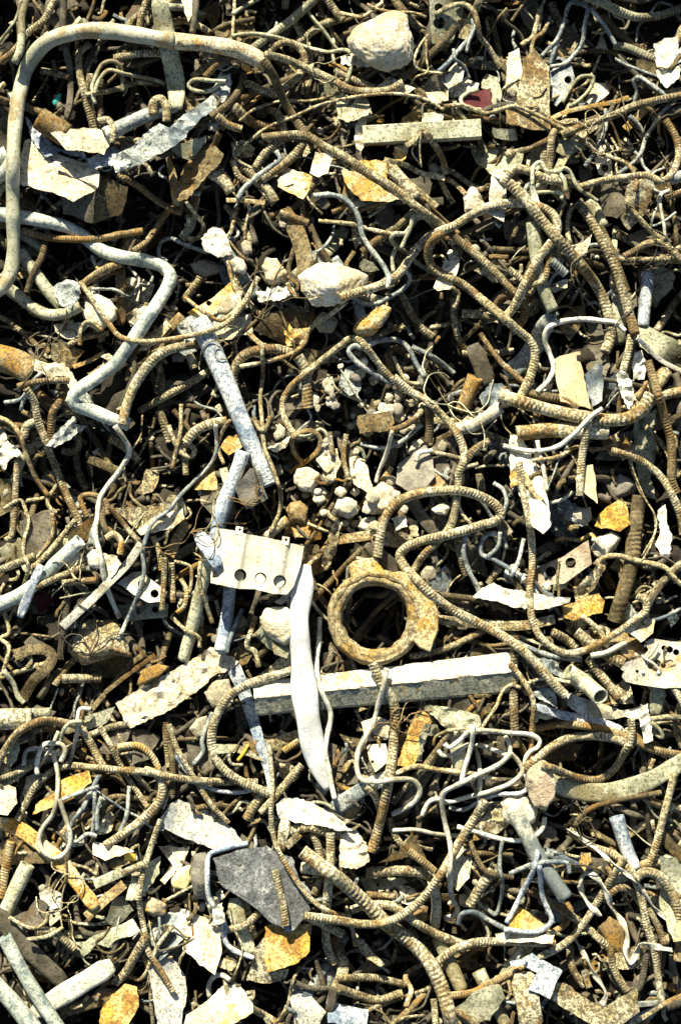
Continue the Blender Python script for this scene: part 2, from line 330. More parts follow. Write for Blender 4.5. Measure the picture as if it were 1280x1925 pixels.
DATA2 = """# row 3
4|sh|0|W|-5,795 10,808 14,825 -5,842
4|cr|0|W|-8,838 15,828 48,857 28,858 18,865 11,883 -8,870|bright white star-shaped metal scrap at the side edge of the heap
4|wi|4.5|D|-5,783 20,795 40,822 55,870 65,895 92,932|thin wire slanting down past the white star-shaped scrap
2|rb|6|D|33,865 30,920 27,970 22,1008 12,1016
2|rb|8|D|72,792 52,800 46,822
3|cr|0|G|155,770 125,795 100,820 86,838 102,842 130,828 167,800 142,798|creased grey sheet ribbon below the end of the kinked pale pipe
2|rb|7|D|148,818 146,843 132,850 118,848
1|rb|7|D|143,845 147,880 155,905 163,922
1|fl|8|B|168,862 200,876 232,890
1|rb|7|D|208,823 240,845 262,867
4|wi|5|W|217,800 230,820 242,840 243,855 225,885 205,910 190,935 183,970 180,1000 188,1040 195,1080 205,1115 215,1140 226,1162|long whitish wire snaking down from the end of the kinked pale pipe
2|wi|2|D|268,780 265,820 245,850 235,870 237,907
3|wi|3.5|D|8,956 40,940 47,955 55,985 45,1020 45,1045 55,1065 45,1100 30,1140 18,1165
2|wi|4|D|50,942 90,933 113,904
2|wi|4|D|92,933 92,950 107,965
2|wi|4|D|100,965 100,1000 85,1030 70,1050 58,1072
3|rb|5|D|64,1067 95,1035 120,1005 142,978
2|sh|0|B|120,1010 180,966 183,1000 152,1024
3|pi|13|PG|152,1016,5 110,1055 75,1090 40,1117 -15,1142|pale round pipe with a rusty end slanting to the side edge
4|fp|9|P|78,1062 62,1100 50,1130 38,1160
2|rb|7|D|-5,1074 30,1060 67,1045
3|rb|6|C|68,1104 110,1085 160,1065
2|rb|6|D|118,1096 182,1090
2|st|0|S|120,1050 135,1040 155,1038 161,1055 145,1068 125,1071
2|st|0|S|163,1045 175,1032 192,1035 200,1060 185,1071 168,1066
2|cr|0|C|190,1040 220,1045 229,1060 210,1086 195,1082
3|rb|6|O|200,1012 214,1004 228,1018 226,1042
2|rb|5|R|165,972 155,950 152,935 165,930 185,933 200,945 204,967
3|rb|5|D|207,953 225,975 245,1000 262,1017
2|sh|0|D|215,955 300,950 318,962 290,985 265,1000 245,985
3|sh|0|C|256,995 290,972 345,956 347,975 322,996 265,1005
3|hs|0|W|220,1097 250,1075 265,1074 305,1105 304,1131 280,1133 250,1117 238,1107|holes:267,1098,8;291,1116,8|small white perforated bracket with two round holes
4|fl|8|W|118,1178 150,1148 170,1130 205,1095 240,1060 266,1022|bright white crumpled bar beside the perforated bracket
2|hs|0|Y|218,1138 300,1130 318,1136 315,1160 240,1168 222,1160|holes:262,1150,5;292,1146,6|greyish holed plate under the small white perforated bracket
4|wi|4|G|407,798 406,850 395,875 370,900 345,925 320,957 290,980 276,1010 268,1040 272,1075 262,1110 245,1155 222,1202|long grey wire winding past the perforated bracket
2|rb|5|O|288,1008 300,1040 303,1072
3|rb|5|D|310,1048 308,1100 305,1147
2|sl|0|D|266,912 275,882 295,880 300,900 285,925 268,932 254,925
2|rb|8|D|300,772 310,800 320,832
1|sh|0|RED|60,1125 100,1108 106,1135 75,1152
1|sh|0|B|-5,900 22,900 22,960 -5,972
1|sh|0|K|38,980 100,955 112,1000 60,1062 45,1040
4|wi|4|D|342,760 340,800 332,850 323,882
3|wi|5|D|318,800 330,835 345,855 362,858 366,845 345,830
3|rb|9|C|350,832 365,813 390,799 427,792
2|rb|6|C|347,843 350,893
3|wi|3.5|D|433,790 415,820 412,850 422,872
2|sl|0|O|414,840 430,820 450,815 457,840 430,856
2|sh|0|O|364,920 375,895 405,873 409,922
3|pi|14|P|458,848 440,900 420,950 408,1000 396,1050|pale pipe running under the upper corner of the junction box
2|pi|12|Y|394,1040 385,1080 375,1120 365,1165 345,1240
4|fp|14|P|372,1003 395,1035 412,1068
3|pi|12|P|432,1105 428,1150 415,1225|blue-grey pipe emerging below the junction box
3|sl|0|K2|440,918 470,880 490,885 497,915 505,937 463,959|dark square stone chip beside the threaded tube end
4|wi|4|D|478,785 485,802 493,810 502,800 507,782
3|pi|9|C|500,1012 520,992 541,977
2|st|0|R|533,962 545,945 565,940 581,955 577,986 547,987|round rusty nut-like lump above the junction box
4|fl|4|R|545,888 575,868 598,845 602,825 590,811 570,810 550,822 552,848 570,872|rusty hoop of flat strap beside the cream disc
3|cr|0|C|503,842 530,830 546,820 541,838 520,851
3|st|0|S|512,815 525,796 537,805 535,821 518,829
2|sh|0|D|525,852 560,835 566,870 545,892
4|st|0|S|551,895 560,880 585,876 603,890 604,912 588,926 565,923 552,910|smooth cream disc-like stone above the white chips
4|st|0|S|584,925 605,912 619,925 613,945 598,953 587,940
2|sh|0|C|597,835 620,830 631,875 615,891 594,865
3|rb|5|C|619,812 625,856
3|cr|0|D|608,1045 622,990 635,973 641,990 631,1040 615,1073 604,1062|splintered piece of brown wood above the lug ring
2|wi|3|D|578,984 617,1000
2|rb|4|O|340,1088 351,1110 346,1140 333,1152
3|wi|4|D|378,1055 375,1100 390,1140 399,1172
2|wi|4|D|322,1158 350,1185 375,1200 376,1217
2|fl|10|R|318,1045 335,1010 352,982
2|wi|3.5|D|328,1055 358,1065 360,1080 357,1115
2|rb|6|D|323,1058 325,1132
3|st|0|S|487,1160 500,1142 540,1138 560,1160 558,1200 535,1216 510,1202 492,1180|cream boulder half hidden behind the flattened white pipe
3|cr|0|W|516,1132 545,1108 550,1118 530,1137
2|sl|0|R|672,782 735,773 741,795 730,809 675,814|rusty oblong block in the pebble hollow
2|rb|6|D|733,810 760,800 785,782 797,762
3|rb|8|B|805,765 808,800 804,832
4|wi|4|W|738,810 730,840 715,880 707,908
2|wi|4|G|678,835 720,842 755,830 792,798
4|st|0|S|764,852 775,830 795,820 801,832 785,846 770,856
3|sl|0|K2|750,870 770,855 800,835 811,860 818,895 800,916 770,927 744,910|dark speckled slab capped by a white stone
4|wi|4.5|W|783,868 788,852 812,847
2|wi|4|D|812,850 840,855 868,863
2|pi|12|W|852,808 885,801 910,787 940,765
2|st|0|S2|820,840 830,825 842,835 838,849 825,851
3|rb|7|D|872,870 890,847 920,829
3|wi|4|D|856,893 873,880 897,872
2|sh|0|C|655,860 675,857 690,875 701,920 690,926 665,910|pale leaf-shaped metal flake standing among the white chips
3|rb|4.5|C|651,816 646,860 655,903
2|fl|5|O|718,905 736,878
3|st|0|S|628,955 634,938 650,932 672,942 674,965 655,976 635,971
4|st|0|S|683,945 700,915 720,903 740,915 746,940 730,960 700,973 685,966|jagged white rock touching the start of the looped rebar
3|st|0|S|671,990 680,975 705,970 713,990 700,1006 678,1001
3|st|0|S|809,957 835,943 847,955 838,969 818,966
2|rb|7|D|728,988 755,1005 780,1022
2|cr|0|C|735,975 762,968 766,990 745,997
2|cr|0|C|768,975 785,978 786,1012 770,1006
2|fl|11|K|772,940 800,980 832,1015
2|fl|9|D|632,1015 696,1006
1|fp|15|K|690,1020 720,1050 762,1087
2|rb|6|D|860,1018 868,1060 876,1082
3|wi|5|G|876,1005 870,1040 880,1070 895,1100 903,1125
3|wi|4|G|905,940 925,975 945,1005 952,1032
3|wi|4.5|G|933,1003 915,1005 903,1022 905,1042 925,1050 950,1065 980,1083
3|wi|4|G|940,1000 937,1025 915,1047
3|wi|4|G|928,908 945,920 951,945 944,967
2|rb|8|D|900,890 906,925
3|rb|8|D|933,972 958,1005
2|rb|7|D|918,1098 937,1068
3|wi|3.5|D|858,943 875,975 888,990 896,1022
2|wi|3|D|893,880 920,875 947,876
3|rb|6|B|835,1120 880,1125 920,1130 955,1148
3|cr|0|W|888,1122 905,1105 928,1095 945,1105 1000,1113 1035,1122 1072,1124 1070,1132 1020,1146 960,1141 935,1130|flat crumpled white sheet tucked beneath the long upright rebar
5|rb|8.5|C|709,1048 715,1005 723,975 742,948 775,931 820,923 862,922 900,932 932,951 941,968 930,980 905,987 870,998 835,1007 790,1018 762,1030 751,1045 760,1065 785,1092 820,1125 860,1152 920,1182 962,1207 1000,1240 1040,1285 1063,1308|very long rebar looping over above the lug ring then trailing away
2|pi|15|C|970,815 1030,808 1080,810 1142,812|short pale pipe lying level under the very thick cream rebar
5|wi|4.5|W|1132,768 1105,787 1080,815 1050,838 1010,848 975,845 945,838
4|rb|7|C|1106,793 1098,830 1092,870 1089,932|straight cream rebar stub leaning on the tan shard
2|cr|0|Y|1190,790 1232,768 1232,860 1222,900 1236,942 1215,932 1198,900 1190,850|long limp grey-green sheet hanging by the rust-tipped rebar
4|rb|7|C|1148,847 1180,855 1210,870 1240,895 1262,930 1278,970 1283,1005|yellow-cream ribbed rebar arching to the edge beside the limp sheet
4|cr|0|W|957,815 975,820 995,850 1020,900 1030,940 1034,990 1020,1004 1000,990 975,930 958,880|tall white peeling slab behind the long upright rebar
5|rb|6.5|C|975,868 980,910 990,960 998,1010 1000,1060 995,1110 998,1155 1010,1190 1035,1215 1062,1228 1100,1222 1150,1195 1190,1167 1213,1148 1212,1130 1196,1120|long upright rebar that turns and hooks up like a fishing hook
4|cr|0|O|958,885 990,888 1005,920 1026,943 1005,936 985,907 960,917
2|wi|4|W|1010,828 1020,880 1029,922
2|wi|4|D|1000,866 1050,858 1085,840 1120,845 1168,832
3|wi|3.5|W|1028,946 1055,940 1076,923
3|sh|0|TAN|1080,900 1095,875 1115,873 1124,948 1100,928 1085,910|orange-tan shard behind the straight cream rebar stub
2|st|0|K2|1140,907 1165,890 1200,910 1195,930 1160,939 1140,926
3|sl|0|OB|1116,990 1125,965 1160,940 1175,945 1184,985 1165,999 1120,991|bright orange angular plate beside the thick rusty bar
3|st|0|S|1074,965 1085,955 1110,953 1113,975 1100,989 1078,981
3|st|0|S|1110,1030 1120,1010 1150,998 1169,1010 1160,1030 1140,1051 1118,1046
2|rb|14|B|1202,932 1192,1000 1186,1060 1172,1110 1155,1168|thickest rusty ribbed bar standing near the orange angular plate
3|cr|0|W|1235,960 1250,948 1253,985 1263,1005 1258,1047 1245,1052 1230,1022 1240,1000
2|hs|0|BG|998,1070 1055,1048 1105,1015 1112,1060 1060,1097 1010,1102|holes:1035,1075,10;1072,1058,10|brown-grey plate with two large holes beside the long upright rebar
2|st|0|S2|1000,1036 1030,1015 1056,1020 1055,1037 1010,1042
3|rb|5|C|1000,1062 1033,1038
3|wi|5|D|1118,1062 1135,1048 1160,1045 1200,1055 1250,1068 1270,1090 1285,1103
3|cr|0|D|1078,1112 1110,1075 1132,1050 1141,1060 1120,1100 1095,1131 1081,1132
2|fl|8|O|1134,1073 1151,1108
3|sl|0|OB|1057,1140 1125,1115 1136,1130 1130,1152 1075,1167 1060,1161|orange speckled bracket plate with a white patch below the twisted wood
3|wi|1.8|D|1185,830 1182,860 1200,920 1225,960 1230,1000 1208,1042
3|wi|1.8|D|1190,835 1187,870 1208,930 1232,975 1225,1020 1205,1055
3|wi|4|G|985,1013 975,1050 960,1085
3|wi|3|G|998,1072 1015,1065 1022,1070 1026,1087
3|wi|4|O|1043,1016 1060,1012 1090,1015 1110,1005 1122,1017
3|wi|4|W|1112,1013 1122,1018 1134,1034
2|fl|4|K|1203,1160 1243,1098
# row 4
3|st|0|D|122,1205 135,1180 165,1160 215,1165 240,1205 252,1237 225,1232 190,1243 160,1253 145,1242 128,1225|big crushed dusty can below the bright white crumpled bar
1|sh|0|B|155,1255 200,1235 245,1230 255,1255 210,1275 168,1275
3|fl|10|B|28,1232 60,1221 88,1222 99,1235 87,1258 65,1278 43,1314|brown flat strap bent into a U below the pale round pipe
3|wi|4|C|10,1150 17,1190 2,1200 18,1215 12,1245 3,1270
3|wi|5|Y|8,1260 25,1285 35,1310 47,1322
3|pi|20|C|0,1352,8 60,1352|open-ended cream pipe stub at the side edge beside the U strap
4|cr|0|C|218,1322 300,1275 370,1235 395,1216 420,1226 449,1243 435,1257 400,1272 380,1292 320,1335 245,1369 232,1352|large folded cream sheet slanting above the C-shaped rebar
3|st|0|R|256,1287 268,1258 298,1247 322,1252 300,1272 262,1292
3|rb|7|D|-8,1445 15,1402 40,1373 80,1355 120,1358 150,1368 170,1395 185,1425 196,1443|rebar arching over the galvanised hoops at the side
2|rb|5|D|-8,1466 40,1450 80,1430 110,1415 155,1394
2|rb|6|D|170,1382 215,1365 244,1361
5|rb|6.5|C|33,1543 50,1510 70,1475 100,1450 130,1440 175,1443 230,1448 280,1452 320,1460 350,1465 380,1468 430,1470 485,1470|bright cream rebar running level then bending down over the orange plates
4|wi|4.5|W|46,1440 50,1412 62,1407 85,1410 117,1418
5|wi|4.5|W|72,1456 70,1440 76,1410 85,1399 118,1400 123,1412 114,1432
5|wi|4.5|W|102,1418 108,1450 108,1500 100,1530 80,1558 75,1585 85,1605 105,1613 125,1602 133,1580 126,1545 113,1502|large loop of white wire hanging below the bright cream rebar
4|wi|4|W|172,1333 152,1333 146,1350 144,1385 134,1425 124,1440
4|wi|4|Y|156,1357 135,1358 120,1372 112,1400
4|wi|4|Y|112,1375 100,1400 80,1430 69,1452 78,1458 102,1450
3|wi|4.5|G|188,1458 170,1490 148,1540
3|wi|4|G|180,1478 177,1540 175,1573
3|wi|4|G|192,1498 183,1530 183,1562
3|wi|4|G|113,1506 150,1490 187,1478
3|wi|4|G|155,1520 130,1558 128,1575 145,1582 165,1568 182,1572
3|wi|4|G|245,1478 236,1540 226,1564
3|sh|0|C|43,1492 50,1460 75,1450 87,1462 70,1487 50,1502
2|sh|0|OB|60,1532 75,1505 105,1490 110,1470 165,1445 172,1470 130,1507|rust-orange plates under the level cream rebar
2|sh|0|C|-5,1463 30,1480 33,1510 15,1532 -5,1530
3|rb|6|O|222,1404 260,1402 285,1420 298,1450 272,1446
3|rb|8|C|293,1447 306,1480 296,1512 262,1546 240,1562 198,1590|cream ribbed rebar bending down to the yellow tag
2|rb|5|D|188,1366 205,1395 220,1425 240,1460 278,1518
1|sh|0|K|250,1375 265,1370 302,1385 280,1427 250,1437
2|rb|7|D|312,1357 315,1400 319,1443
2|sh|0|Y|138,1355 217,1328 202,1360 150,1376 98,1382
2|fl|5|B|173,1333 210,1290 250,1245 267,1233
2|fl|4|B|198,1302 245,1265 292,1231
1|rb|6|D|103,1288 130,1250 142,1238
1|rb|8|D|118,1276 192,1275
3|fl|13|P|437,1250 455,1290 475,1350 490,1400 505,1450 513,1493|long tapering blue-grey strap crossing inside the C-shaped rebar
5|rb|8|D|548,1260 500,1275 460,1290 430,1310 408,1345 398,1385 403,1420 425,1450 465,1475 507,1492|C-shaped ribbed rebar curving around the long tapering strap
5|rb|4.5|D|505,1395 510,1440 512,1480 510,1540 516,1580 530,1612 560,1660 590,1695 620,1714 650,1722|thin brown rod passing down across the asphalt slab
4|rb|5|D|318,1362 330,1400 345,1430 370,1470 395,1510 430,1548
2|rb|6|B|320,1393 325,1440 324,1493
3|wi|4.5|G|402,1340 388,1365 380,1395 383,1412 363,1438
3|wi|4|P|332,1420 355,1455 395,1482 440,1490 484,1484
2|sh|0|Y|403,1400 440,1398 470,1408 497,1432 445,1414 408,1418
1|sh|0|K|353,1390 395,1400 402,1440 380,1457 350,1442
2|fl|13|D|458,1408 510,1400 565,1383
4|wi|3.2|YEL|447,1430 459,1416 467,1400|short bright yellow sheathed wire inside the C-shaped rebar
3|wi|3|C|430,1418 435,1435 457,1438
3|st|0|S2|383,1302 400,1280 430,1275 439,1300 425,1332 400,1332
2|st|0|S2|355,1370 370,1350 390,1345 389,1380 370,1396
2|sl|0|C|468,1282 530,1235 547,1223 547,1257 500,1277
5|wi|5|W|602,1160 598,1220 596,1270 605,1300 621,1340 616,1380 612,1420 620,1455 629,1502|pale wire running down close beside the flattened white pipe
3|rb|7|D|490,1528 515,1500 540,1470 568,1438
2|rb|8|D|463,1540 480,1512 498,1490 524,1485
4|cr|0|W|518,1512 535,1500 560,1500 590,1511 620,1525 662,1562 640,1562 600,1552 560,1547 525,1537|puffy white crumpled sheet below the tip of the flattened white pipe
2|wi|5|D|482,1158 470,1190 465,1215 480,1225 486,1254
3|wi|4.5|G|457,1145 440,1180 430,1210 428,1228
3|sh|0|CB|292,1547 322,1512 335,1503 380,1518 410,1535 442,1560 458,1590 405,1597 340,1573|cream and blue-grey sheet lying above the asphalt slab
2|rb|6|O|533,1412 562,1393
2|fl|9|D|770,1150 825,1165 900,1172 980,1176 1042,1164|dull flat bar passing level behind the trailing rebar
2|pi|6|D|770,1235 830,1222 880,1200 910,1185
5|rb|9|C|700,1247 715,1280 735,1310 743,1345 740,1390 735,1440 726,1490 718,1530 706,1575 697,1602|bold ribbed rebar hanging straight down from the lug ring
5|wi|5|W|728,1256 715,1310 705,1350 690,1380 675,1410 670,1445 680,1465 710,1470 745,1465 777,1467 789,1485 780,1505 760,1520 736,1531|smooth white wire curling in an S around the bold hanging rebar
3|sh|0|C|680,1356 710,1347 733,1355 729,1390 685,1394
3|hs|0|W|688,1400 725,1398 731,1430 705,1452 695,1432|holes:700,1432,3|small pale bracket behind the curl of the smooth white wire
3|sl|0|OB|743,1440 775,1352 790,1328 812,1355 788,1420 775,1444|rusty triangular plate under the angle iron
3|cr|0|Y|783,1432 789,1380 800,1360 822,1363 828,1385 805,1382 796,1400 793,1432
2|cr|0|Y|788,1325 850,1330 900,1345 904,1372 870,1382 840,1372 818,1350
1|pi|14|Y|857,1372 860,1410 866,1455
3|rb|7|D|738,1510 770,1472 800,1440 830,1400 847,1373
5|wi|4.5|W|836,1398 844,1405 860,1395 880,1376 900,1373 960,1378 1000,1382 1013,1392 1010,1404 993,1416 984,1443|top wire of the white galvanised stirrup
4|wi|4|W|824,1410 832,1420 850,1418 868,1406 882,1397
5|wi|4.5|W|890,1363 888,1385 880,1420 872,1450 867,1468
4|wi|4.5|W|894,1398 900,1440 902,1480 900,1503
4|wi|4.5|W|898,1399 930,1411 956,1419 958,1400 949,1383
6|wi|5|W|962,1414 940,1435 900,1456 860,1475 835,1490 831,1510 835,1545 846,1585 845,1640 850,1690 859,1708 855,1720 836,1728|long white wire bent from the stirrup down to a hooked foot
5|wi|4.5|W|794,1534 805,1508 820,1502 840,1508 880,1498 930,1485 962,1470 981,1450 972,1428 960,1417
4|wi|4.5|P|845,1518 870,1522 900,1507 930,1494 978,1491 993,1480 988,1455
3|wi|5|D|738,1457 780,1441 830,1448 890,1455 935,1467
3|wi|3.5|D|903,1373 930,1330 945,1300 960,1288 978,1293
3|wi|3|D|814,1402 820,1385 860,1370 902,1376
2|rb|8|D|688,1478 705,1495 717,1524
4.2|st|0|PE|988,1432 1010,1424 1032,1436 1046,1470 1043,1502 1026,1524 1003,1518 987,1480|peach-coloured lumpy stone beside the white stirrup
3|st|0|S|936,1507 955,1490 990,1495 1011,1520 1006,1545 985,1561 950,1547
5|rb|8|C|985,1445 1005,1430 1035,1405 1070,1388 1110,1383 1150,1388 1175,1396|cream ribbed rebar arching out from the white stirrup
5|rb|7|C|1186,1352 1186,1385 1170,1420 1150,1450 1125,1465 1085,1462 1040,1445 1018,1438|ribbed rebar bowl-shaped under the arched cream one
3|rb|7|R|1003,1371 1050,1362 1100,1365 1150,1375 1190,1392 1230,1410 1290,1421|dark rusty rebar running level under the crumpled white gutter
3|fp|18|Y|1008,1458 1060,1480 1120,1490 1180,1482 1230,1462 1290,1425|wide curved galvanised trough below the bowl-shaped rebar
3|pi|16|Y|1066,1262 1098,1284 1128,1310,55|grey pipe whose round open end faces up beside the white bracket
3|rb|8|D|1104,1237 1125,1265 1145,1290 1162,1313
3|cr|0|W|1038,1308 1060,1298 1110,1318 1150,1330 1175,1335 1217,1322 1218,1345 1190,1352 1175,1347 1150,1352 1100,1347 1080,1336|long crumpled white gutter below the upward-facing pipe end
4|cr|0|W|1203,1323 1219,1333 1227,1392 1210,1397 1199,1350
2|fp|9|P|1005,1328 1060,1345 1120,1356 1168,1372
2|sh|0|R|1138,1202 1175,1180 1197,1190 1212,1225 1195,1242 1175,1236
2|sh|0|C|1168,1186 1200,1160 1229,1165 1226,1190 1205,1207 1185,1192
4|wi|5.5|W|1110,1233 1140,1226 1177,1207
3|wi|5|G|972,1208 1010,1225 1050,1236 1092,1240
2|rb|8|D|1038,1188 1060,1200 1083,1218
2|rb|10|D|1083,1188 1110,1210 1140,1230 1172,1247
3|wi|5|D|1093,1157 1125,1185 1142,1213
3|cr|0|G|998,1300 1020,1288 1042,1300 1047,1332 1010,1312
2|cr|0|G|1008,1235 1045,1243 1062,1270 1087,1287 1080,1290 1040,1267 1018,1257
4|rb|5|C|958,1246 985,1283 1002,1320 1000,1360 998,1400 1000,1450 1010,1500 1022,1525
3|wi|3.5|C|983,1288 1020,1275 1072,1283
2|rb|8|D|968,1195 965,1300 968,1405
2|sh|0|D|1143,1303 1180,1268 1192,1322 1150,1324
2|fp|14|Y|1237,1288 1230,1345
3|rb|7|C|1267,1292 1285,1325
3|rb|5|D|1222,1352 1260,1348 1290,1350
3|wi|4|Y|1224,1358 1240,1373 1244,1386 1233,1382 1224,1364
4|rb|7|C|1267,1455 1258,1490 1245,1540 1232,1590 1218,1628|ribbed rebar dropping from the galvanised trough
2|rb|5|B|1083,1543 1110,1520 1160,1505 1242,1490
2|sh|0|B|1010,1398 1060,1395 1095,1400 1080,1430 1020,1440
# row 5
4|fp|14|O|-10,1543 40,1560 80,1590 120,1625 150,1665 182,1707|rusty orange channel bar slanting down below the side plates
2|sh|0|R|-5,1588 30,1570 55,1600 107,1605 102,1622 -5,1627
3|rb|8|O|22,1582 10,1640 2,1688
2|pi|14|Y|53,1625 30,1672 8,1722
4|pi|13|PG|8,1760 50,1838 88,1898 118,1942|upper of two white-green pipes at the bottom corner
4|pi|16|PG|-15,1842 25,1885 68,1940|lower of two white-green pipes at the bottom corner
2|fp|17|K|-10,1712 50,1780 122,1848
3|fp|19|PY|62,1906 110,1875 160,1845 212,1813|tan flattened tube behind the two white-green corner pipes
3|sh|0|Y|135,1776 160,1768 210,1745 250,1728 266,1750 245,1760 225,1764 205,1782 185,1775 158,1798|ragged-edged grey sheet above the tan flattened tube
2|sh|0|Y|198,1732 215,1685 235,1690 252,1710 220,1742
4|sh|0|W|75,1680 90,1668 115,1678 117,1705 95,1711 78,1702
4|hs|0|C|89,1716 108,1703 116,1725 95,1741|holes:102,1722,3|small yellow-cream tag plate with dark slots
2|sh|0|K|38,1732 70,1688 92,1700 82,1742 50,1752
3|rb|7|C|70,1752 100,1750 120,1765 142,1784
3|wi|3.5|D|18,1724 60,1745 85,1735 92,1716
3|wi|4|D|53,1766 90,1760 120,1743
4|wi|1.6|D|99,1608 100,1632 125,1645 118,1680 115,1720 118,1747
4|wi|1.6|D|123,1610 125,1650 110,1675
4|sh|0|YEL|234,1604 256,1605 255,1619 234,1618|tiny bright yellow square tag above the ribbed stub
2|fl|9|R|163,1724 200,1690 234,1662
4|rb|5.5|D|302,1540 285,1590 270,1640 262,1690 270,1740 280,1790 300,1820 327,1865|long thin brown rod descending past the cream plates
4|rb|8|D|277,1758 255,1795 235,1830 216,1848
3|sh|0|C|298,1590 340,1592 358,1590 346,1622 310,1662 302,1655 325,1627 305,1602|angular Z-shaped cream plate beside the asphalt slab
4|rb|7|C|230,1642 272,1624
3|sh|0|Y|236,1692 250,1640 270,1630 302,1608 300,1642 265,1692
3|sl|0|OB|190,1902 210,1870 235,1850 258,1855 263,1890 240,1930 188,1930|rough orange slab at the bottom edge beside the tan flattened tube
3|sh|0|CB|278,1822 295,1788 320,1795 347,1830 352,1870 340,1930 295,1930 288,1870|white and blue stained plate at the bottom below the thin brown rod
3|st|0|YS|264,1697 285,1685 316,1700 311,1722 290,1724 270,1712|brown stone with a daub of yellow paint
3|wi|4|D|243,1834 265,1841 285,1805 300,1775 323,1742
2|sh|0|C|175,1583 240,1593 252,1600 200,1617 176,1607
2|fl|9|Y|178,1662 232,1638
4|sl|0|AS|400,1612 440,1602 500,1588 512,1598 548,1610 562,1650 582,1710 555,1747 543,1754 490,1717 460,1692 435,1677 420,1667 408,1640|dark grey speckled asphalt slab with a pointed lower end
6|rb|7|C|517,1636 525,1670 533,1702 538,1740|short pale ribbed rod lying on the asphalt slab
5|wi|5|P|467,1585 420,1596 396,1606 390,1630 392,1680 405,1710 420,1730 425,1770 440,1787 478,1801|blue-grey wire bent around the corner of the asphalt slab
5|cr|0|W|398,1704 418,1697 424,1733 402,1740
5|cr|0|W|405,1680 415,1670 424,1686 412,1697
5|wi|2|C|430,1703 438,1740 455,1780 452,1805 441,1834
4|sh|0|CO|352,1712 395,1728 419,1745 416,1790 406,1832 375,1813 345,1783|clean cream plate with an orange corner below the knotted wire
4|sl|0|OB|498,1742 520,1735 586,1735 581,1790 560,1810 500,1830|bright orange granular block below the asphalt slab
3|sl|0|C|463,1842 480,1780 497,1760 503,1828 542,1820 537,1840 500,1850|tan ragged rim of rock beneath the bright orange block
2|st|0|K2|358,1642 365,1605 390,1600 397,1640 391,1690 365,1692
4|st|0|YS2|321,1657 335,1632 360,1625 363,1655 350,1673 325,1669|small yellow-cream nugget beside the Z-shaped plate
3|rb|7|D|428,1748 460,1740 492,1710
2|fp|14|Y|440,1688 452,1740 472,1795
4|sh|0|CO|343,1930 350,1910 390,1880 420,1853 435,1838 446,1848 478,1890 477,1902 430,1930|white plate with a rusty orange rim at the bottom edge
5|wi|5|W|395,1874 393,1850 405,1834 420,1834 434,1843
4|sh|0|CB|542,1856 560,1843 580,1865 612,1902 600,1930 555,1930|narrow white plate with a tan side at the bottom edge
4|sh|0|P|613,1882 692,1897 690,1932 618,1922|small pale rectangular plate cut by the bottom edge
4|rb|8|D|621,1566 621,1620 616,1680 612,1740 616,1785 629,1812|upright rebar hanging beside the asphalt slab
3|rb|9|C|543,1562 580,1555 610,1562 650,1574 684,1592
3|rb|11|C|567,1631 614,1636
2|rb|7|D|588,1565 600,1600 606,1640 590,1682
3|fp|11|C|528,1600 538,1535
3|fl|7|C|538,1592 563,1568
4|rb|8|C|574,1721 605,1735 645,1757
4|rb|13|D|568,1600 600,1625 640,1655 685,1695 725,1735 765,1765 800,1800 825,1845 840,1890 850,1935|thickest rebar sweeping down to the bottom edge
5|rb|8|C|573,1722 640,1731 680,1737 722,1735 760,1718 795,1688 825,1648 848,1610 870,1572 890,1540 912,1505|bright cream rebar swooping up like a bow to the white stirrup
3|rb|8|D|660,1711 690,1702 730,1702 755,1715 790,1740 830,1760 870,1775 912,1781
3|rb|10|D|688,1641 740,1637 790,1640 812,1649
3|rb|6|D|730,1538 745,1575 768,1604
3|sl|0|B|710,1624 762,1588 775,1563 801,1615 795,1625 765,1610
4|rb|7|R|768,1600 795,1620 817,1638
3|wi|4|W|738,1561 780,1560 820,1568 862,1571
3|cr|0|CO|640,1572 665,1555 690,1590 694,1620 670,1634 638,1630
2|hs|0|Y|676,1650 760,1650 792,1650 740,1670 690,1682|holes:710,1663,3
2|rb|6|D|688,1681 742,1686
3|pi|10|Y|813,1655 820,1700 817,1740
2|pi|13|Y|823,1760 845,1810 868,1862
3|sh|0|Y|836,1622 870,1560 892,1590 882,1650 860,1674 840,1657|olive leaf-shaped sheet beside the long hooked white wire
3|rb|8|C|823,1808 860,1782 900,1771 940,1770 1042,1773
3|rb|7|R|846,1872 890,1865 920,1850 950,1835 985,1815 1012,1806
4|sl|0|D|663,1748 690,1775 722,1812 715,1817 690,1801 670,1776
4|rb|4|C|649,1703 660,1735 668,1779
2|rb|8|D|636,1858 670,1870 710,1880 752,1868
2|rb|7|D|636,1840 700,1838 764,1851
3|wi|5|D|763,1893 772,1862 762,1835 785,1817 803,1808
2|rb|6|D|815,1878 819,1930
3|sl|0|Y|848,1902 900,1860 935,1850 951,1875 920,1917 878,1930
3|rb|6|D|852,1898 880,1915 903,1935
4|wi|5|G|861,1738 868,1718 890,1715 920,1730 948,1745 965,1750
3|rb|5|B|880,1568 890,1600 910,1635 930,1645 964,1650
4|wi|4.5|W|860,1554 880,1560 960,1580 1000,1575 1020,1557 1023,1536
4|wi|4|G|945,1578 938,1630 945,1660 938,1700 930,1720 913,1703
1|rb|10|D|883,1703 905,1665 927,1637
4|pi|15|PY|963,1518 985,1560 1010,1610 1040,1655 1063,1688|mottled galvanised pipe slanting down from the stone by the stirrup
5|rb|7|C|1173,1612 1150,1650 1120,1700 1090,1745 1060,1775 1012,1800|straight-running rebar slanting down from the twisted white ribbon
4|rb|7|C|1068,1560 1110,1590 1150,1605 1172,1622 1190,1645 1205,1690 1215,1740 1230,1790 1238,1850 1245,1895|rebar wound with twisted white ribbon near the lower side
